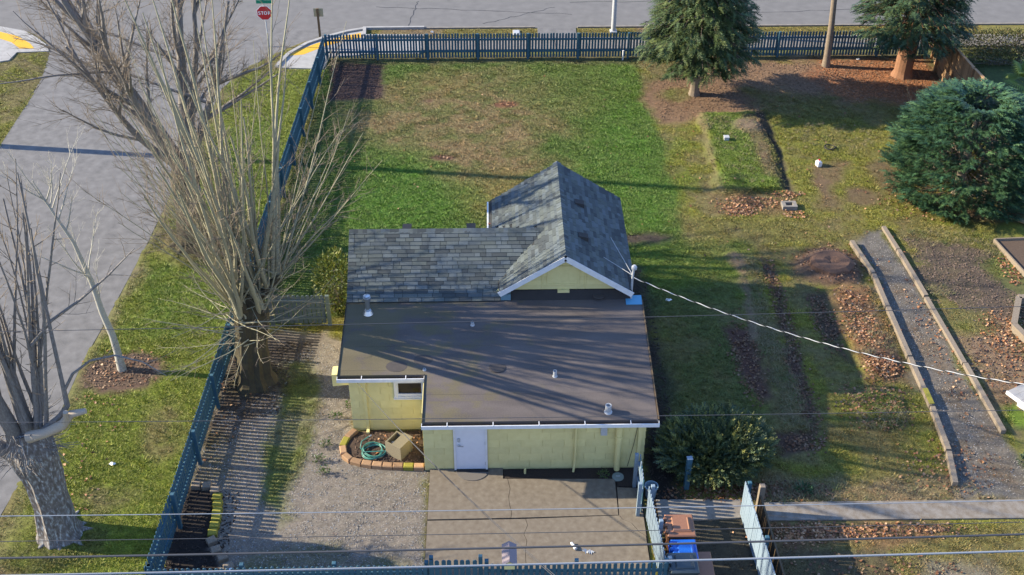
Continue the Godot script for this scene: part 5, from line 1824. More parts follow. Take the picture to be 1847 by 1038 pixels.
	b.tube(sc, PackedFloat32Array([.1, .08, .07, .05, .045, .035, .015]), 7)
	var arch := PackedVector3Array([Vector3(-10.3, 5.6, -21.0), Vector3(-10.0, 6.1, -21.0), Vector3(-9.5, 6.5, -21.0), Vector3(-8.9, 6.65, -21.0), Vector3(-8.3, 6.45, -21.0), Vector3(-7.8, 6.0, -21.0)])
	b.tube(arch, PackedFloat32Array([.04, .036, .03, .025, .018, .008]), 6)
	twigs(b, arch, 9, .9, .009, .3, .7, 2)
	arch = PackedVector3Array([Vector3(-10.8, 6.9, -21.1), Vector3(-10.2, 7.6, -21.1), Vector3(-9.4, 8.2, -21.1), Vector3(-8.6, 8.9, -21.1), Vector3(-7.9, 9.6, -21.1)])
	b.tube(arch, PackedFloat32Array([.05, .042, .034, .025, .01]), 6)
	twigs(b, arch, 9, .9, .009, .3, .7, 2)
	part(b, "crown", MT.bark_grey, t)
	b = MB.new()
	b.tube(PackedVector3Array([Vector3(-11.4, 4.3, -20.75), Vector3(-10.9, 4.5, -20.7), Vector3(-10.45, 4.75, -20.7), Vector3(-10.2, 5.05, -20.75), Vector3(-9.85, 5.1, -20.8)]), PackedFloat32Array([.15, .12, .13, .1, .07]), 10)
	b.tube(PackedVector3Array([Vector3(-10.45, 4.75, -20.7), Vector3(-10.3, 5.0, -20.65), Vector3(-10.25, 5.25, -20.6)]), PackedFloat32Array([.09, .07, .06]), 8)
	part(b, "sawn_limb", MT.cut_wood, t)
	part(tw, "twigs", MT.bark_twig, t)
	tw = null
	# 4: slender pale sapling
	t = thing("young_tree", "slender pale leaning sapling in a round patch of bare soil", "tree", Vector3(-11.88, 0, -28.3))
	b = MB.new()
	var sp2 := PackedVector3Array([Vector3(-11.88, -.05, -28.3), Vector3(-11.88, .7, -28.3), Vector3(-11.9, 1.4, -28.3), Vector3(-12.03, 2.3, -28.3), Vector3(-12.1, 3.4, -28.3), Vector3(-12.32, 4.9, -28.3), Vector3(-12.6, 5.7, -28.3), Vector3(-13.0, 7.0, -28.3)])
	b.tube(sp2, PackedFloat32Array([.15, .12, .11, .095, .08, .055, .04, .015]), 9)
	part(b, "trunk", MT.bark_birch, t)
	b = MB.new()
	for k in 13:
		var j := 3 + rng.randi() % 4
		var q := limb(b, sp2[j].lerp(sp2[j + 1], rng.randf()), Vector3(rr(-.9, .8), rr(.3, 1.0), rr(-.8, .8)), rr(1.2, 2.6), .026, .006, 7, .1, .05, 5)
		twigs(b, q, 9, .7, .007, .2, .7, 2)
	part(b, "crown", MT.bark_birch, t)
	# 5: slender trunks at the far fence
	for e in [[15.52, -49.5, -.07, .15, "slender bare trunk standing between spruce and red-barked tree"], [11.7, -51.05, .02, .14, "slender bare trunk rising beyond the fence behind the spruce"]]:
		t = thing("bare_tree", e[4], "tree", Vector3(e[0], 0, e[1]))
		b = MB.new()
		var tp := PackedVector3Array([Vector3(e[0], -.05, e[1]), Vector3(e[0] + e[2] * .3, .5, e[1]), Vector3(e[0] + e[2], 2.0, e[1]), Vector3(e[0] + e[2] * 3, 4.2, e[1]), Vector3(e[0] + e[2] * 3, 7.0, e[1])])
		b.tube(tp, PackedFloat32Array([.22, .16, .14, .12, .07]), 11)
		part(b, "trunk", MT.bark_fir, t)
		b = MB.new()
		for k in 8:
			var q := limb(b, tp[3].lerp(tp[4], rr(.0, 1)), Vector3(rr(-.7, .7), 1, rr(-.7, .7)), rr(1.5, 3.0), .045, .01, 6, .1, .05, 5)
			twigs(b, q, 8, .9, .009, .2, .7, 2)
		part(b, "crown", MT.bark_grey, t)

# copies of one small mesh joined into a crown
func baked(called: String, mesh: ArrayMesh, ts: Array, cs: Array, parent: Node3D) -> MeshInstance3D:
	var a := mesh.surface_get_arrays(0)
	var v: PackedVector3Array = a[Mesh.ARRAY_VERTEX]
	var n: PackedVector3Array = a[Mesh.ARRAY_NORMAL]
	var c: PackedColorArray = a[Mesh.ARRAY_COLOR]
	var ix: PackedInt32Array = a[Mesh.ARRAY_INDEX]
	var m := v.size()
	var V := PackedVector3Array(); var N := PackedVector3Array(); var C := PackedColorArray(); var I := PackedInt32Array()
	V.resize(m * ts.size()); N.resize(m * ts.size()); C.resize(m * ts.size()); I.resize(ix.size() * ts.size())
	for k in ts.size():
		var t: Transform3D = ts[k]
		var col: Color = cs[k]
		var o := k * m
		for j in m:
			V[o + j] = t * v[j]
			N[o + j] = (t.basis * n[j]).normalized()
			C[o + j] = c[j] * col
		var oi := k * ix.size()
		for j in ix.size(): I[oi + j] = ix[j] + o
	var arr := []
	arr.resize(Mesh.ARRAY_MAX)
	arr[Mesh.ARRAY_VERTEX] = V; arr[Mesh.ARRAY_NORMAL] = N; arr[Mesh.ARRAY_COLOR] = C; arr[Mesh.ARRAY_INDEX] = I
	var am := ArrayMesh.new()
	am.add_surface_from_arrays(Mesh.PRIMITIVE_TRIANGLES, arr)
	am.surface_set_material(0, mesh.surface_get_material(0))
	var mi := MeshInstance3D.new()
	mi.mesh = am
	put(mi, called, parent)
	mi.position = -wp(parent)
	return mi

# ---------------------------------------------------------------- evergreens
func spray_mesh(ln: float, wd: float, n: int, m: Material, droop := .12) -> ArrayMesh:   # flat branchlet along +z
	var b := MB.new()
	b.col = Color(.9, .9, .9)
	for s in [-1, 1]:
		for k in n:
			var t := (k + .4) / n
			var z := ln * t
			var w := wd * (1.0 - t * .75) * (.75 + .25 * ((k * 7) % 5) / 5.0)
			var y := -droop * t * t
			b.col = Color(1, 1, 1) * (.75 + .25 * ((k * 3) % 4) / 3.0)
			b.tri(Vector3(0, y, z), Vector3(s * w, y - .03 + .02 * ((k * 5) % 3), z + ln / n * 1.5), Vector3(0, y, z + ln / n * 1.05))
	return b.mesh(m)

func conifer(called: String, label: String, at: Vector3, h0: float, h1: float, r_fn: Callable, tr_r: float, bark: Material, cols: Array, count: int, sl: float, droop: float) -> void:
	var t := thing(called, label, "tree", at)
	var b := MB.new()
	trunk(b, [at + Vector3(0, -.1, 0), at + Vector3(0, .3, 0), at + Vector3(0, h0 + .6, 0), at + Vector3(0, h1 * .6, 0), at + Vector3(0, h1, 0)], [tr_r * 1.35, tr_r, tr_r * .82, tr_r * .45, .03], .1)
	part(b, "trunk", bark, t)
	b = MB.new()
	var ts := []
	var cs := []
	var boughs: int = count / 26
	for k in boughs:
		var f := (k + rng.randf()) / boughs
		var y := lerpf(h0, h1, f)
		var rad: float = r_fn.call((y - h0) / (h1 - h0)) * rr(.78, 1.1)
		var a := k * 2.4 + rr(-.4, .4)
		var d := Vector3(cos(a), 0, sin(a))
		var p0 := at + Vector3(0, y, 0)
		var tip := p0 + d * rad + Vector3(0, -droop * rad + rr(-.12, .18), 0)
		var mid := p0.lerp(tip, .5) + Vector3(0, .12, 0)
		b.tube(PackedVector3Array([p0, mid, tip]), PackedFloat32Array([.035, .022, .006]), 4, false)
		var side := d.cross(Vector3.UP)
		for j in 26:
			var u := sqrt(rr(.04, 1.0))
			var p := p0.lerp(mid, u * 2) if u < .5 else mid.lerp(tip, u * 2 - 1)
			var s := rr(-1, 1)
			p += side * s * rad * .22 * (1.15 - u) + Vector3(0, rr(-.1, .05), 0)
			var dd := (d + side * s * 1.0 + Vector3(0, rr(-.5, .15) - droop * .4, 0)).normalized()
			var bs := basis_z(dd, (Vector3.UP + rdir() * .35).normalized()) * Basis(Vector3(0, 0, 1), rr(-.5, .5))
			ts.append(Transform3D(bs.scaled(Vector3.ONE * rr(.7, 1.25)), p))
			var c: Color = cols[rng.randi() % cols.size()]
			cs.append(c * rr(.8, 1.2))
	part(b, "bough", bark, t)
	baked("crown", spray_mesh(sl, sl * .42, 6, MT.fir), ts, cs, t)

func make_evergreens() -> void:
	var g1 := [L(.055, .095, .035), L(.08, .12, .04), L(.11, .145, .045), L(.045, .08, .035)]
	conifer("spruce_tree", "full green spruce with a bare lower trunk near the road fence", Vector3(8.96, 0, -46.8), 1.85, 8.0, func(f): return lerpf(2.4, .2, pow(f, 2.4)) * (.72 + .28 * smoothstep(0, .12, f)), .2, MT.bark_fir, g1, 11700, .36, .2)
	var g2 := [L(.045, .095, .05), L(.065, .115, .055), L(.09, .135, .05), L(.035, .075, .045)]
	conifer("redwood_tree", "dense dark evergreen with thick red-brown trunk by the cedar fence", Vector3(18.8, 0, -48.5), 2.0, 9.0, func(f): return lerpf(2.55, .3, pow(f, 2.2)) * (.75 + .25 * smoothstep(0, .1, f)), .42, MT.bark_red, g2, 11700, .34, .1)
	# fir bush
	var at := Vector3(18.0, 0, -38.3)
	var t := thing("fir_bush", "huge rounded blue-green fir bush near the cedar fence", "bush", at)
	var b := MB.new()
	trunk(b, [at + Vector3(0, -.1, 0), at + Vector3(0, 1, 0), at + Vector3(0, 2.6, 0), at + Vector3(0, 3.5, 0)], [.22, .18, .1, .03], .1)
	part(b, "trunk", MT.bark_fir, t)
	b = MB.new()
	var ts := []
	var cs := []
	var g3 := [L(.04, .105, .05), L(.055, .13, .055), L(.08, .16, .06), L(.032, .085, .042)]
	for k in 700:
		var y := pow(rng.randf(), .85) * 4.2 + .1
		var f := y / 4.4
		var rad := 2.75 * sqrt(maxf(.02, 1.0 - pow(absf(f - .33) / .69, 2.2))) * rr(.84, 1.08)
		var a := rr(0, TAU)
		var d := Vector3(cos(a), 0, sin(a))
		var side := d.cross(Vector3.UP)
		var tip := at + d * rad + Vector3(0, y, 0)
		var p0 := at + d * rad * .35 + Vector3(0, maxf(.1, y - .35), 0)
		if y < 3.2: b.tube(PackedVector3Array([p0, p0.lerp(tip, .8)]), PackedFloat32Array([.02, .006]), 3, false)
		for j in 22:
			var u := sqrt(rr(.1, 1.0))
			var s := rr(-1, 1)
			var p := p0.lerp(tip, u) + side * s * .32 * (1.2 - u) + Vector3(0, rr(-.08, .06), 0)
			var dd := (d + side * s * .9 + Vector3(0, rr(-.15, .55), 0)).normalized()
			ts.append(Transform3D((basis_z(dd, (Vector3.UP + rdir() * .35).normalized())).scaled(Vector3.ONE * rr(.7, 1.2)), p))
			cs.append((g3[rng.randi() % 4] as Color) * rr(.8, 1.2))
	part(b, "bough", MT.bark_fir, t)
	baked("crown", spray_mesh(.3, .13, 6, MT.fir, .02), ts, cs, t)

func leaf_mesh(l: float, w: float, m: Material) -> ArrayMesh:
	var b := MB.new()
	b.quad(Vector3(0, 0, 0), Vector3(w / 2, .12 * l, l * .5), Vector3(0, .03 * l, l), Vector3(0, 0, l * .5))
	b.quad(Vector3(0, 0, 0), Vector3(0, 0, l * .5), Vector3(0, .03 * l, l), Vector3(-w / 2, .12 * l, l * .5))
	return b.mesh(m)

func leaf_bush(called: String, label: String, at: Vector3, rad: Vector3, n: int, lm: ArrayMesh, cols: Array, lift: float) -> void:
	var t := thing(called, label, "bush", at)
	var b := MB.new()
	var ts := []
	var cs := []
	for k in 26:
		var d := Vector3(rng.randfn(), absf(rng.randfn()) + .4, rng.randfn()).normalized()
		var tip := at + Vector3(d.x * rad.x, d.y * rad.y * 1.9 * rr(.6, 1), d.z * rad.z) * .9
		var q := limb(b, at + Vector3(rr(-.2, .2), 0, rr(-.2, .2)) * minf(1.0, rad.x), tip - at, (tip - at).length(), minf(.03, rad.x * .04), minf(.008, rad.x * .01), 5, .1, 0, 5)
		if rad.x > .4: twigs(b, q, 5, .4, .008, .3, .8, 0)
	part(b, "stem", MT.bark_grey, t)
	for k in n:
		var d := rdir()
		var lump := 1.0 + .28 * n3.get_noise_3d(d.x * 3 + at.x, d.y * 3, d.z * 3)
		var u := pow(rng.randf(), .3) * lump
		var p := at + Vector3(0, rad.y, 0) + Vector3(d.x * rad.x, d.y * rad.y, d.z * rad.z) * u
		if p.y < .06: p.y = rr(.06, .3)
		var dd := (d + rdir() * .7 + Vector3(0, lift, 0)).normalized()
		ts.append(Transform3D(basis_z(dd, (rdir() + Vector3.UP).normalized()).scaled(Vector3.ONE * rr(.7, 1.3)), p))
		cs.append((cols[rng.randi() % cols.size()] as Color) * rr(.8, 1.2))
	baked("foliage", lm, ts, cs, t)

func make_bushes() -> void:
	leaf_bush("laurel_bush", "glossy-leaved laurel bush against the house's left end", Vector3(-5.35, 0, -31.3), Vector3(.72, 1.2, .7), 2600, leaf_mesh(.13, .06, MT.leaf), [L(.08, .12, .025), L(.12, .16, .03), L(.18, .19, .045), L(.055, .09, .025)], .2)
	leaf_bush("garden_shrub", "feathery green and yellow-green shrub behind the lone blue post", Vector3(6.2, 0, -23.9), Vector3(1.5, .62, 1.2), 8000, spray_mesh(.25, .09, 5, MT.fir, .03), [L(.085, .125, .065), L(.11, .16, .075), L(.2, .22, .07), L(.27, .28, .08), L(.07, .11, .065)], .7)
	leaf_bush("hedge", "clipped mossy hedge by the far sidewalk beyond the cedar fence", Vector3(24.6, 0, -51.0), Vector3(3.2, .55, .55), 5200, leaf_mesh(.1, .05, MT.leaf), [L(.08, .095, .025), L(.11, .11, .03), L(.13, .1, .045), L(.06, .08, .025)], .3)
	leaf_bush("hedge", "dark low hedge in the shade beyond the cedar fence", Vector3(24.4, 0, -49.6), Vector3(2.6, .35, .5), 2600, leaf_mesh(.1, .05, MT.leaf), [L(.08, .095, .025), L(.11, .11, .03), L(.13, .1, .045), L(.06, .08, .025)], .3)
	leaf_bush("weed_clump", "small green weed clump in the dark soil by the wall", Vector3(3.0, .02, -23.35), Vector3(.14, .08, .12), 60, leaf_mesh(.1, .03, MT.leaf), [L(.06, .11, .03), L(.09, .14, .04)], .4)
	leaf_bush("weed_clump", "small green weed clump at the leafy edge of the concrete path", Vector3(8.6, 0, -22.7), Vector3(.25, .09, .16), 120, leaf_mesh(.12, .04, MT.leaf), [L(.04, .1, .04), L(.07, .12, .05)], .4)
	leaf_bush("weed_clump", "small green weed clump at the end of the gravel path", Vector3(15.3, 0, -23.7), Vector3(.28, .09, .2), 120, leaf_mesh(.12, .04, MT.leaf), [L(.06, .1, .05), L(.09, .12, .06)], .4)
	var gi := 0
	for e in [[-5.05, -24.7], [-4.85, -25.9], [-5.15, -24.1], [-4.95, -23.6], [-4.4, -26.4]]:
		leaf_bush("weed_tuft", "small green weed tuft growing in the gravel by the house", Vector3(e[0], 0, e[1]), Vector3(.17, .06, .12), 70, leaf_mesh(.09, .025, MT.leaf), [L(.05, .11, .02), L(.08, .14, .03)], .5)
		get_child(get_child_count() - 1).set_meta("group", "weed tufts in the gravel")
		gi += 1
	# dry twiggy shrub by the cedar fence
	var t := thing("dry_shrub", "dry straw-coloured twiggy shrub between fir bush and cedar fence", "bush", Vector3(18.7, 0, -43.6))
	var b := MB.new()
	for k in 34:
		var q := limb(b, Vector3(18.7 + rr(-.6, .5), 0, -43.6 + rr(-.5, .5)), Vector3(rr(-.5, .5), 1, rr(-.4, .4)), rr(1.0, 2.2), .014, .004, 6, .12, .02, 4)
		twigs(b, q, 7, .5, .006, .2, .7, 1)
	part(b, "stem", noisy([L(.22, .17, .1), L(.34, .28, .18)], Vector3.ONE, .9, .03, .2, .3, 85), t)
	# fan palm
	t = thing("fan_palm", "bright green fan palm beyond the cedar fence", "palm", Vector3(23.2, 0, -45.2))
	b = MB.new()
	b.tube(PackedVector3Array([Vector3(23.2, -.05, -45.2), Vector3(23.2, .5, -45.2), Vector3(23.2, 1.1, -45.2)]), PackedFloat32Array([.16, .14, .12]), 10)
	part(b, "trunk", MT.bark_fir, t)
	for k in 13:
		var a := TAU * k / 13.0 * 1.0 + rr(-.2, .2)
		var el := rr(.1, 1.0)
		var d := Vector3(cos(a) * cos(el), sin(el), sin(a) * cos(el))
		var hub := Vector3(23.2, 1.1, -45.2) + d * rr(.5, .8)
		b = MB.new()
		b.rod(Vector3(23.2, 1.05, -45.2), hub, .016, .01, 5)
		var side := d.cross(Vector3.UP).normalized()
		var upv := side.cross(d)
		for j in 17:
			var an := lerpf(-1.5, 1.5, j / 16.0)
			var dir := d * cos(an) + side * sin(an)
			var l := .75 * (.75 + .25 * cos(an))
			var pr := dir.cross(upv) * .035
			var tip := hub + dir * l - Vector3(0, .16, 0)
			var md := hub + dir * l * .55
			b.col = Color(1, 1, 1) * rr(.85, 1.15)
			b.tri(hub, md + pr, md + upv * .03); b.tri(hub, md + upv * .03, md - pr)
			b.tri(md + pr, tip, md + upv * .03); b.tri(md + upv * .03, tip, md - pr)
		part(b, "frond", leafy(L(.13, .2, .035) * rr(.7, 1.1), .3), t)

# ---------------------------------------------------------------- signs, poles, wires
func make_street_furniture() -> void:
	var b: MB
	var t := thing("stop_sign", "red octagonal stop sign with green street-name plates at the corner", "sign", Vector3(-10.8, 0, -52.1))
	b = MB.new()
	b.rod(Vector3(-10.8, -.05, -52.15), Vector3(-10.8, 2.45, -52.15), .03)
	part(b, "post", MT.galv, t)
	for e in [[.38, 0.0, MT.sign_white], [.355, .006, MT.red_sign]]:
		b = MB.new()
		var ring := []
		for k in 8:
			var a := TAU * (k + .5) / 8.0
			ring.append(Vector3(-10.8 + cos(a) * e[0], 1.72 + sin(a) * e[0], -52.1 + e[1]))
		for k in 8:
			b.tri(Vector3(-10.8, 1.72, -52.1 + e[1]), ring[k], ring[(k + 1) % 8])
			b.quad(ring[k] - Vector3(0, 0, .012), ring[(k + 1) % 8] - Vector3(0, 0, .012), ring[(k + 1) % 8], ring[k])
		part(b, "panel", e[2], t)
	var tm := TextMesh.new()
	var fnt := SystemFont.new()
	fnt.font_names = PackedStringArray(["Droid Sans"])
	fnt.font_weight = 700
	tm.text = "STOP"; tm.font = fnt; tm.font_size = 32; tm.pixel_size = .0075; tm.depth = .004
	tm.material = MT.sign_white
	var lt := MeshInstance3D.new()
	lt.mesh = tm
	put(lt, "lettering", t)
	lt.position = Vector3(-10.8, 1.72, -52.088) - t.position
	b = MB.new()
	b.box(Vector3(-10.75, 2.28, -52.1), Vector3(.75, .17, .012))
	part(b, "street_name_plate", MT.green_sign, t)
	b = MB.new()
	b.box(Vector3(-10.8, 2.44, -52.15), Vector3(.012, .15, .7))
	part(b, "street_name_plate", MT.green_sign, t)
	t = thing("road_sign", "back of a small rectangular sign on a brown wooden post", "sign", Vector3(-8.45, 0, -53.1))
	b = MB.new()
	b.box(Vector3(-8.45, .75, -53.1), Vector3(.1, 1.5, .1))
	part(b, "post", MT.brown_post, t)
	b = MB.new()
	b.box(Vector3(-8.42, 1.27, -53.17), Vector3(.46, .42, .015))
	part(b, "panel", MT.sign_back, t)
	t = thing("street_lamp", "tall pale metal lamp post on the verge by the road", "lamp post", Vector3(5.93, 0, -53.5))
	b = MB.new()
	b.tube(PackedVector3Array([Vector3(5.93, 0, -53.5), Vector3(5.93, 4, -53.5), Vector3(5.93, 8.5, -53.5), Vector3(5.93, 9.0, -54.2), Vector3(5.93, 9.2, -55.2)]), PackedFloat32Array([.12, .1, .08, .05, .05]), 12)
	part(b, "pole", MT.galv, t)
	b = MB.new()
	b.bev(Vector3(5.93, .04, -53.5), Vector3(.34, .09, .34), .02)
	part(b, "base_plate", MT.galv, t)
	b = MB.new()
	b.bev(Vector3(5.93, 9.2, -55.5), Vector3(.3, .14, .6), .04)
	part(b, "lamp_head", MT.galv, t)
	t = thing("utility_cover", "pale square utility cover in the grass verge", "cover", Vector3(1.15, 0, -53.4))
	b = MB.new()
	b.bev(Vector3(1.15, .03, -53.4), Vector3(.36, .08, .6), .02)
	part(b, "frame", MT.pale_concrete, t)
	b = MB.new()
	b.box(Vector3(1.15, .073, -53.4), Vector3(.26, .012, .46))
	part(b, "lid", MT.galv, t)
	# utility poles outside the picture: one throws the long shadow over lawn and street, two carry the lines
	for e in [[-21.6, -42.8, 15.5, "tall wooden utility pole at the far side of the side street"], [-24.0, -15.0, 13.0, "wooden utility pole carrying the overhead lines by the side street"], [24.0, -15.0, 13.0, "wooden utility pole carrying the overhead lines beyond the garden"]]:
		t = thing("utility_pole", e[3], "utility pole", Vector3(e[0], 0, e[1]))
		b = MB.new()
		b.rod(Vector3(e[0], -.1, e[1]), Vector3(e[0], e[2], e[1]), .19, .13, 12)
		part(b, "pole", MT.brown_post, t)
		b = MB.new()
		b.box(Vector3(e[0] + .16, e[2] - .6, e[1]), Vector3(.1, .12, 2.2))
		part(b, "crossarm", MT.brown_post, t)
		for z in [-.95, -.4, .4, .95]:
			b = MB.new()
			b.lathe(Vector3(e[0] + .16, e[2] - .54, e[1] + z), [Vector2(.03, 0), Vector2(.06, .05), Vector2(.04, .1), Vector2(.05, .14), Vector2(0, .16)], 10)
			part(b, "insulator", MT.galv, t)
	# lines between the poles
	var ws := [[12.3, 12.3, -14.5, -15.55, .006, MT.wire, "highest of the thin overhead lines, crossing above the roof"], [10.1, 10.1, -15.06, -15.06, .006, MT.wire, "thin dark overhead line crossing at the roof's front edge"], [7.8, 7.8, -14.95, -15.08, .009, MT.wire_pale, "pale blue overhead cable crossing the patio"], [7.2, 7.2, -14.8, -15.14, .007, MT.wire, "very thin overhead line between the pale and the thick black cables"], [6.7, 6.7, -14.75, -15.34, .022, MT.wire, "thick black overhead cable crossing behind the house-shaped box"], [6.3, 6.3, -14.65, -15.27, .022, MT.wire_pale, "thick grey-blue overhead cable, lowest over the near fence"]]
	for w in ws:
		t = thing("overhead_cable", w[6], "cable", Vector3(-23.9, w[0], w[2]))
		b = MB.new()
		var pts := PackedVector3Array()
		var rad := PackedFloat32Array()
		for k in 41:
			var f := k / 40.0
			pts.append(Vector3(lerpf(-23.9, 23.9, f), lerpf(w[0], w[1], f) - .25 * (1.0 - pow(f * 2 - 1, 2)) + .21, lerpf(w[2], w[3], f)))
			rad.append(w[4])
		b.tube(pts, rad, 6)
		part(b, "line", w[5], t)
	# service drop with pale twisted pair
	t = thing("service_drop", "black and white twisted service cable sagging from the roof mast", "cable", Vector3(4.12, 3.6, -28.05))
	var a0 := Vector3(4.14, 3.58, -28.05)
	var a1 := Vector3(23.85, 10.1, -15.1)
	for w in 2:
		var pts := PackedVector3Array()
		var rad := PackedFloat32Array()
		for k in 301:
			var f := k / 300.0
			var p := a0.lerp(a1, f) - Vector3(0, 2.1 * (1.0 - pow(f * 2 - 1, 2)), 0)
			var an := k * .9 + w * PI
			pts.append(p + Vector3(0, cos(an), sin(an)) * .01)
			rad.append(.013 if w == 0 else .011)
		b = MB.new()
		b.tube(pts, rad, 5)
		part(b, "neutral" if w == 0 else "insulated_line", MT.wire_white if w == 0 else MT.black, t)
	# telephone pair from the eave
	t = thing("phone_line", "thin pair of lines slanting from the eave across the white door", "cable", Vector3(-3.95, 2.2, -24.9))
	b = MB.new()
	for s in [0.0, .05]:
		var pts := PackedVector3Array()
		var rad := PackedFloat32Array()
		for k in 21:
			var f := k / 20.0
			pts.append(Vector3(-3.95, 2.3, -24.9).lerp(Vector3(3.3, 6.6 + s, -12.0), f) - Vector3(0, .5 * (1.0 - pow(f * 2 - 1, 2)) + s * f * 3.0, 0))
			rad.append(.007)
		b.tube(pts, rad, 5)
	part(b, "line", MT.wire, t)

# ---------------------------------------------------------------- ground cover
func make_cover() -> void:
	# grass
	var b := MB.new()
	for k in 9:
		var a := TAU * k / 9.0 + rr(-.3, .3)
		var r := rr(.0, .05)
		var p := Vector3(cos(a) * r, -.01, sin(a) * r)
		var d := Vector3(cos(a + rr(-1, 1)), 0, sin(a + rr(-1, 1)))
		var sd := Vector3(-d.z, 0, d.x) * rr(.006, .010)
		var h := rr(.02, .05)
		b.col = Color(1, 1, 1) * rr(.8, 1.1)
		b.tri(p - sd, p + sd, p + d * rr(.02, .06) + Vector3(0, h, 0))
	var tuft := b.mesh(MT.grass)
	var ts := []
	var cs := []
	var n := 0
	while n < 1250000 and ts.size() < 520000:
		n += 1
		var z := rr(-54.0, -17.5)
		var hw := -z * .31 + 7.6
		var x := rr(-hw, hw)
		if x < GX0 + .2 or x > GX0 + GW * GS - .3: continue
		var at := int((z - GZ0) / GS) * GW + int((x - GX0) / GS)
		var dn := g_den[at]
		if dn <= 0.0 or rng.randf() > dn * (.75 + .5 * (n2.get_noise_2d(x * 2.1, z * 2.1) + .4)): continue
		var c := g_col[at] * rr(.72, 1.55)
		var s := rr(.45, 1.0) * (.75 + .4 * dn) * (1.0 + .6 * maxf(0, n3.get_noise_2d(x * 1.7 + 40, z * 1.7)))
		if rng.randf() < .07: s *= rr(1.5, 2.1)
		var bs := Basis(Vector3.UP, rr(0, TAU)).scaled(Vector3(s, s * rr(.7, 1.2), s))
		ts.append(Transform3D(bs, Vector3(x, g_h[at], z)))
		var dry := rng.randf()
		cs.append(Color(c.x * (1.0 + .35 * dry), c.y * 1.05, c.z))
	var o := scatter("grass", tuft, ts, cs, self)
	tag(o, "short tufted grass and moss covering the yard", "grass", "", "stuff")
	print("grass ", ts.size())
	# gravel
	b = MB.new()
	var rg := []
	for k in 5:
		var a := TAU * k / 5.0
		rg.append(Vector3(cos(a), 0, -sin(a)) * rr(.8, 1.2))
	for k in 5:
		b.tri(Vector3(.1, .7, .05), rg[k], rg[(k + 1) % 5])
	var peb := b.mesh(MT.stone)
	ts = []; cs = []
	var yard := P([-8.7, -19, -8.75, -24, -8.6, -27.5, -5.6, -29.6, -4.5, -28.8, -4.3, -25.5, -4.6, -24.4, -2.0, -23.75, -1.97, -19.0])
	var path := P([13.3, -35.0, 14.4, -35.6, 14.6, -31.5, 14.9, -24.8, 15.4, -22.4, 13.1, -22.5, 13.3, -26, 13.35, -31])
	for q in [[yard, 30000, -8.8, -1.9, -29.6, -19.0], [path, 6500, 13, 15.5, -35.6, -22.3]]:
		for k in q[1]:
			var x := rr(q[2], q[3])
			var z := rr(q[4], q[5])
			if not Geometry2D.is_point_in_polygon(Vector2(x, z), q[0]): continue
			var at := int((z - GZ0) / GS) * GW + int((x - GX0) / GS)
			if g_den[at] > .35 or g_col[at].x < .1: continue
			var s := rr(.008, .022)
			ts.append(Transform3D(Basis(Vector3.UP, rr(0, TAU)).scaled(Vector3(s, s * .8, s)), Vector3(x, g_h[at], z)))
			var v := rr(.08, .36)
			cs.append(Color(v * 1.05, v * .95, v * .82) if rng.randf() < .8 else Color(v * .85, v * .9, v))
	o = scatter("gravel", peb, ts, cs, self)
	tag(o, "small brown and grey stones of the gravel yard and path", "gravel", "", "stuff")
	# bark chips and soil crumbs
	b = MB.new()
	b.box(Vector3.ZERO, Vector3(.07, .012, .022))
	var chip := b.mesh(MT.litter)
	ts = []; cs = []
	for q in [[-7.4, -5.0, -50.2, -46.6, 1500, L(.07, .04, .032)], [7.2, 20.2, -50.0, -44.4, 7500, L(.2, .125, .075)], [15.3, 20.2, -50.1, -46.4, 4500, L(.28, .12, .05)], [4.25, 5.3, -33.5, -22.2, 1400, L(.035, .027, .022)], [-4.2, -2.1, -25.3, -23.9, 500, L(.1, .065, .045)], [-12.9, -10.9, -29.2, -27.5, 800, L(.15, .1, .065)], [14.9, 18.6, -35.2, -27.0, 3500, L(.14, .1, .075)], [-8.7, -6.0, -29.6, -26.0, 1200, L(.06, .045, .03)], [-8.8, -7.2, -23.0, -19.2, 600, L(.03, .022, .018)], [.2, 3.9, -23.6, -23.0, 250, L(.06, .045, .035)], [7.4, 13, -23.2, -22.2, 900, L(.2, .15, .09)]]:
		for k in q[4]:
			var x := rr(q[0], q[1])
			var z := rr(q[2], q[3])
			var at := int((z - GZ0) / GS) * GW + int((x - GX0) / GS)
			if g_hard[at] == 1 or g_den[at] > .35: continue
			ts.append(Transform3D(Basis.from_euler(Vector3(rr(-.3, .3), rr(0, TAU), rr(-.3, .3))).scaled(Vector3.ONE * rr(.5, 1.4)), Vector3(x, g_h[at] + .01, z)))
			cs.append((q[5] as Color) * rr(.5, 1.5))
	o = scatter("bark_mulch", chip, ts, cs, self)
	tag(o, "brown bark chips and twig litter on the bare ground", "mulch", "", "stuff")
	# fallen leaves
	b = MB.new()
	b.quad(Vector3(-.06, .02, 0), Vector3(0, 0, .055), Vector3(.06, .025, .0), Vector3(0, .0, -.05))
	b.tri(Vector3(-.03, .01, .02), Vector3(-.02, .03, .06), Vector3(.0, .0, .03)); b.tri(Vector3(.03, .01, -.02), Vector3(.03, .03, -.06), Vector3(.0, .0, -.03))
	var lm := leafy(L(1, 1, 1), .1)
	var lf := b.mesh(lm)
	ts = []; cs = []
	var lc := [L(.3, .13, .05), L(.22, .09, .04), L(.38, .2, .09), L(.16, .07, .035), L(.42, .26, .15)]
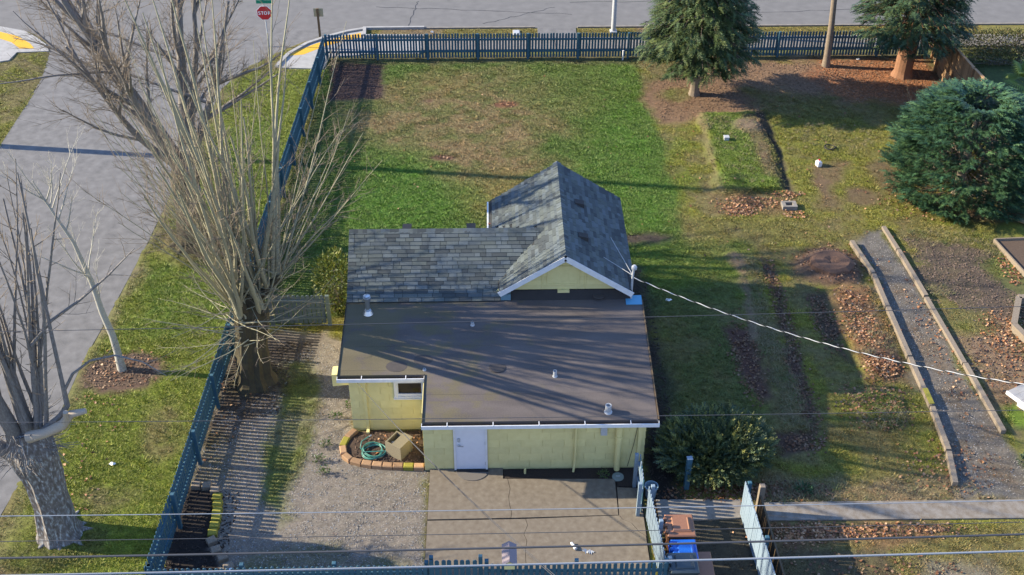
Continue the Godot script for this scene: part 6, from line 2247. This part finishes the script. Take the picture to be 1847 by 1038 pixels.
	for q in [[9.9, -37.7, 1.3, .45, 380, 1], [9.3, -37.1, .7, .35, 240, 1], [11.4, -38.3, .7, .25, 140, 1], [11.4, -36.9, .5, .25, 90, 1], [11.9, -33.6, 1.1, 1.0, 500, .7], [12.1, -30.3, .55, 1.6, 650, 1.1], [12.2, -28.0, .6, .6, 350, 1], [11.0, -30.3, .45, 1.6, 350, .5], [9.7, -31.2, .28, 2.8, 480, .5], [9.5, -27.0, .35, 2.2, 420, .45], [8.0, -28.4, .5, 1.9, 480, .5], [9.0, -24.6, .6, .4, 160, .5], [11.6, -26.2, 1.1, 1.1, 420, .7], [10.0, -21.2, 2.6, .25, 520, 1], [8.3, -21.15, 1.1, .4, 380, 1], [6.4, -22.7, 1.6, .35, 520, .6], [8.0, -22.7, 1.3, .35, 280, .5], [16.7, -29.3, .7, 1.4, 420, 1], [18.0, -29.8, .8, 1.1, 450, 1], [18.2, -33.2, .35, .9, 140, 1], [14.4, -29.0, .5, 3.5, 160, .9], [16.0, -27.6, .9, 1.6, 240, .8], [16.5, -38.0, 1.8, 1.6, 160, .8], [-11.8, -28.4, 1.2, .9, 120, .9], [-12.2, -24.5, 1.2, 3.5, 90, .9], [-8.3, -27.0, .8, 3.5, 90, .7], [13.0, -23.5, 1.6, 1.0, 260, .9], [9.5, -19.6, 2.5, 1.0, 260, .6], [.55, -46.0, .5, .3, 40, .8], [-2.1, -41.4, .4, .2, 20, .8], [3.0, -40.0, 9.0, 9.0, 80, .8], [12, -38, 5, 8, 160, .8], [-2.9, -24.8, .9, .5, 30, .9], [4.35, -20.8, .2, 1.6, 90, 1]]:
		for k in q[4]:
			var a := rr(0, TAU)
			var r := sqrt(rng.randf()) * (1.0 + .2 * rng.randfn())
			var x: float = q[0] + cos(a) * r * q[2]
			var z: float = q[1] + sin(a) * r * q[3]
			var at := int((z - GZ0) / GS) * GW + int((x - GX0) / GS)
			if at < 0 or at >= GW * GH: continue
			var y := g_h[at] + rr(.01, .04)
			if g_hard[at] == 1:
				if x < 6.9: continue
				y = .06
			ts.append(Transform3D(Basis.from_euler(Vector3(rr(-.6, .6), rr(0, TAU), rr(-.6, .6))).scaled(Vector3.ONE * rr(.4, .9)), Vector3(x, y, z)))
			cs.append((lc[rng.randi() % 5] as Color) * rr(.7, 1.2) * q[5])
	o = scatter("fallen_leaves", lf, ts, cs, self)
	tag(o, "orange-brown fallen leaves lying in drifts over the garden beds", "leaves", "", "stuff")
	# long dry grass in the garden beds
	b = MB.new()
	for k in 10:
		var a := rr(0, TAU)
		var d := Vector3(cos(a), 0, sin(a))
		var sd := Vector3(-d.z, 0, d.x) * .006
		var l := rr(.2, .4)
		b.col = Color(1, 1, 1) * rr(.8, 1.1)
		b.tri(-sd, sd, d * l * .6 + Vector3(0, l * .55, 0)); b.tri(d * l * .6 + Vector3(0, l * .55, 0) - sd, d * l * .6 + Vector3(0, l * .55, 0) + sd, d * l + Vector3(0, l * .35, 0))
	var lg := b.mesh(MT.grass)
	ts = []; cs = []
	for q in [[8.9, -31.5, .35, 2.6, 110], [9.0, -27.5, .4, 2.3, 160], [10.2, -41.5, .9, 2.5, 90], [14.0, -42.5, 2.0, 1.4, 120], [16.5, -35.3, 1.2, .6, 90], [18.0, -34.6, .4, .5, 40], [12.3, -29.5, .6, 1.6, 60], [15.3, -32.0, .5, .3, 50], [10.5, -22.7, 3.0, .4, 120], [11.6, -25.6, .6, .5, 40], [9.6, -43.8, .6, .6, 40]]:
		for k in q[4]:
			var x: float = q[0] + rr(-1, 1) * q[2]
			var z: float = q[1] + rr(-1, 1) * q[3]
			ts.append(Transform3D(Basis(Vector3.UP, rr(0, TAU)).scaled(Vector3.ONE * rr(.5, 1.0)), Vector3(x, ground_at(x, z), z)))
			cs.append(L(.24, .2, .1) * rr(.6, 1.2) if rng.randf() < .7 else L(.1, .13, .03) * rr(.7, 1.3))
	o = scatter("tall_grass", lg, ts, cs, self)
	tag(o, "long straw-coloured grass clumps in the garden beds", "grass", "", "stuff")

func make_rest() -> void:
	make_house()
	make_fences()
	make_yard()
	make_bare_trees()
	make_evergreens()
	make_bushes()
	make_street_furniture()
	make_cover()
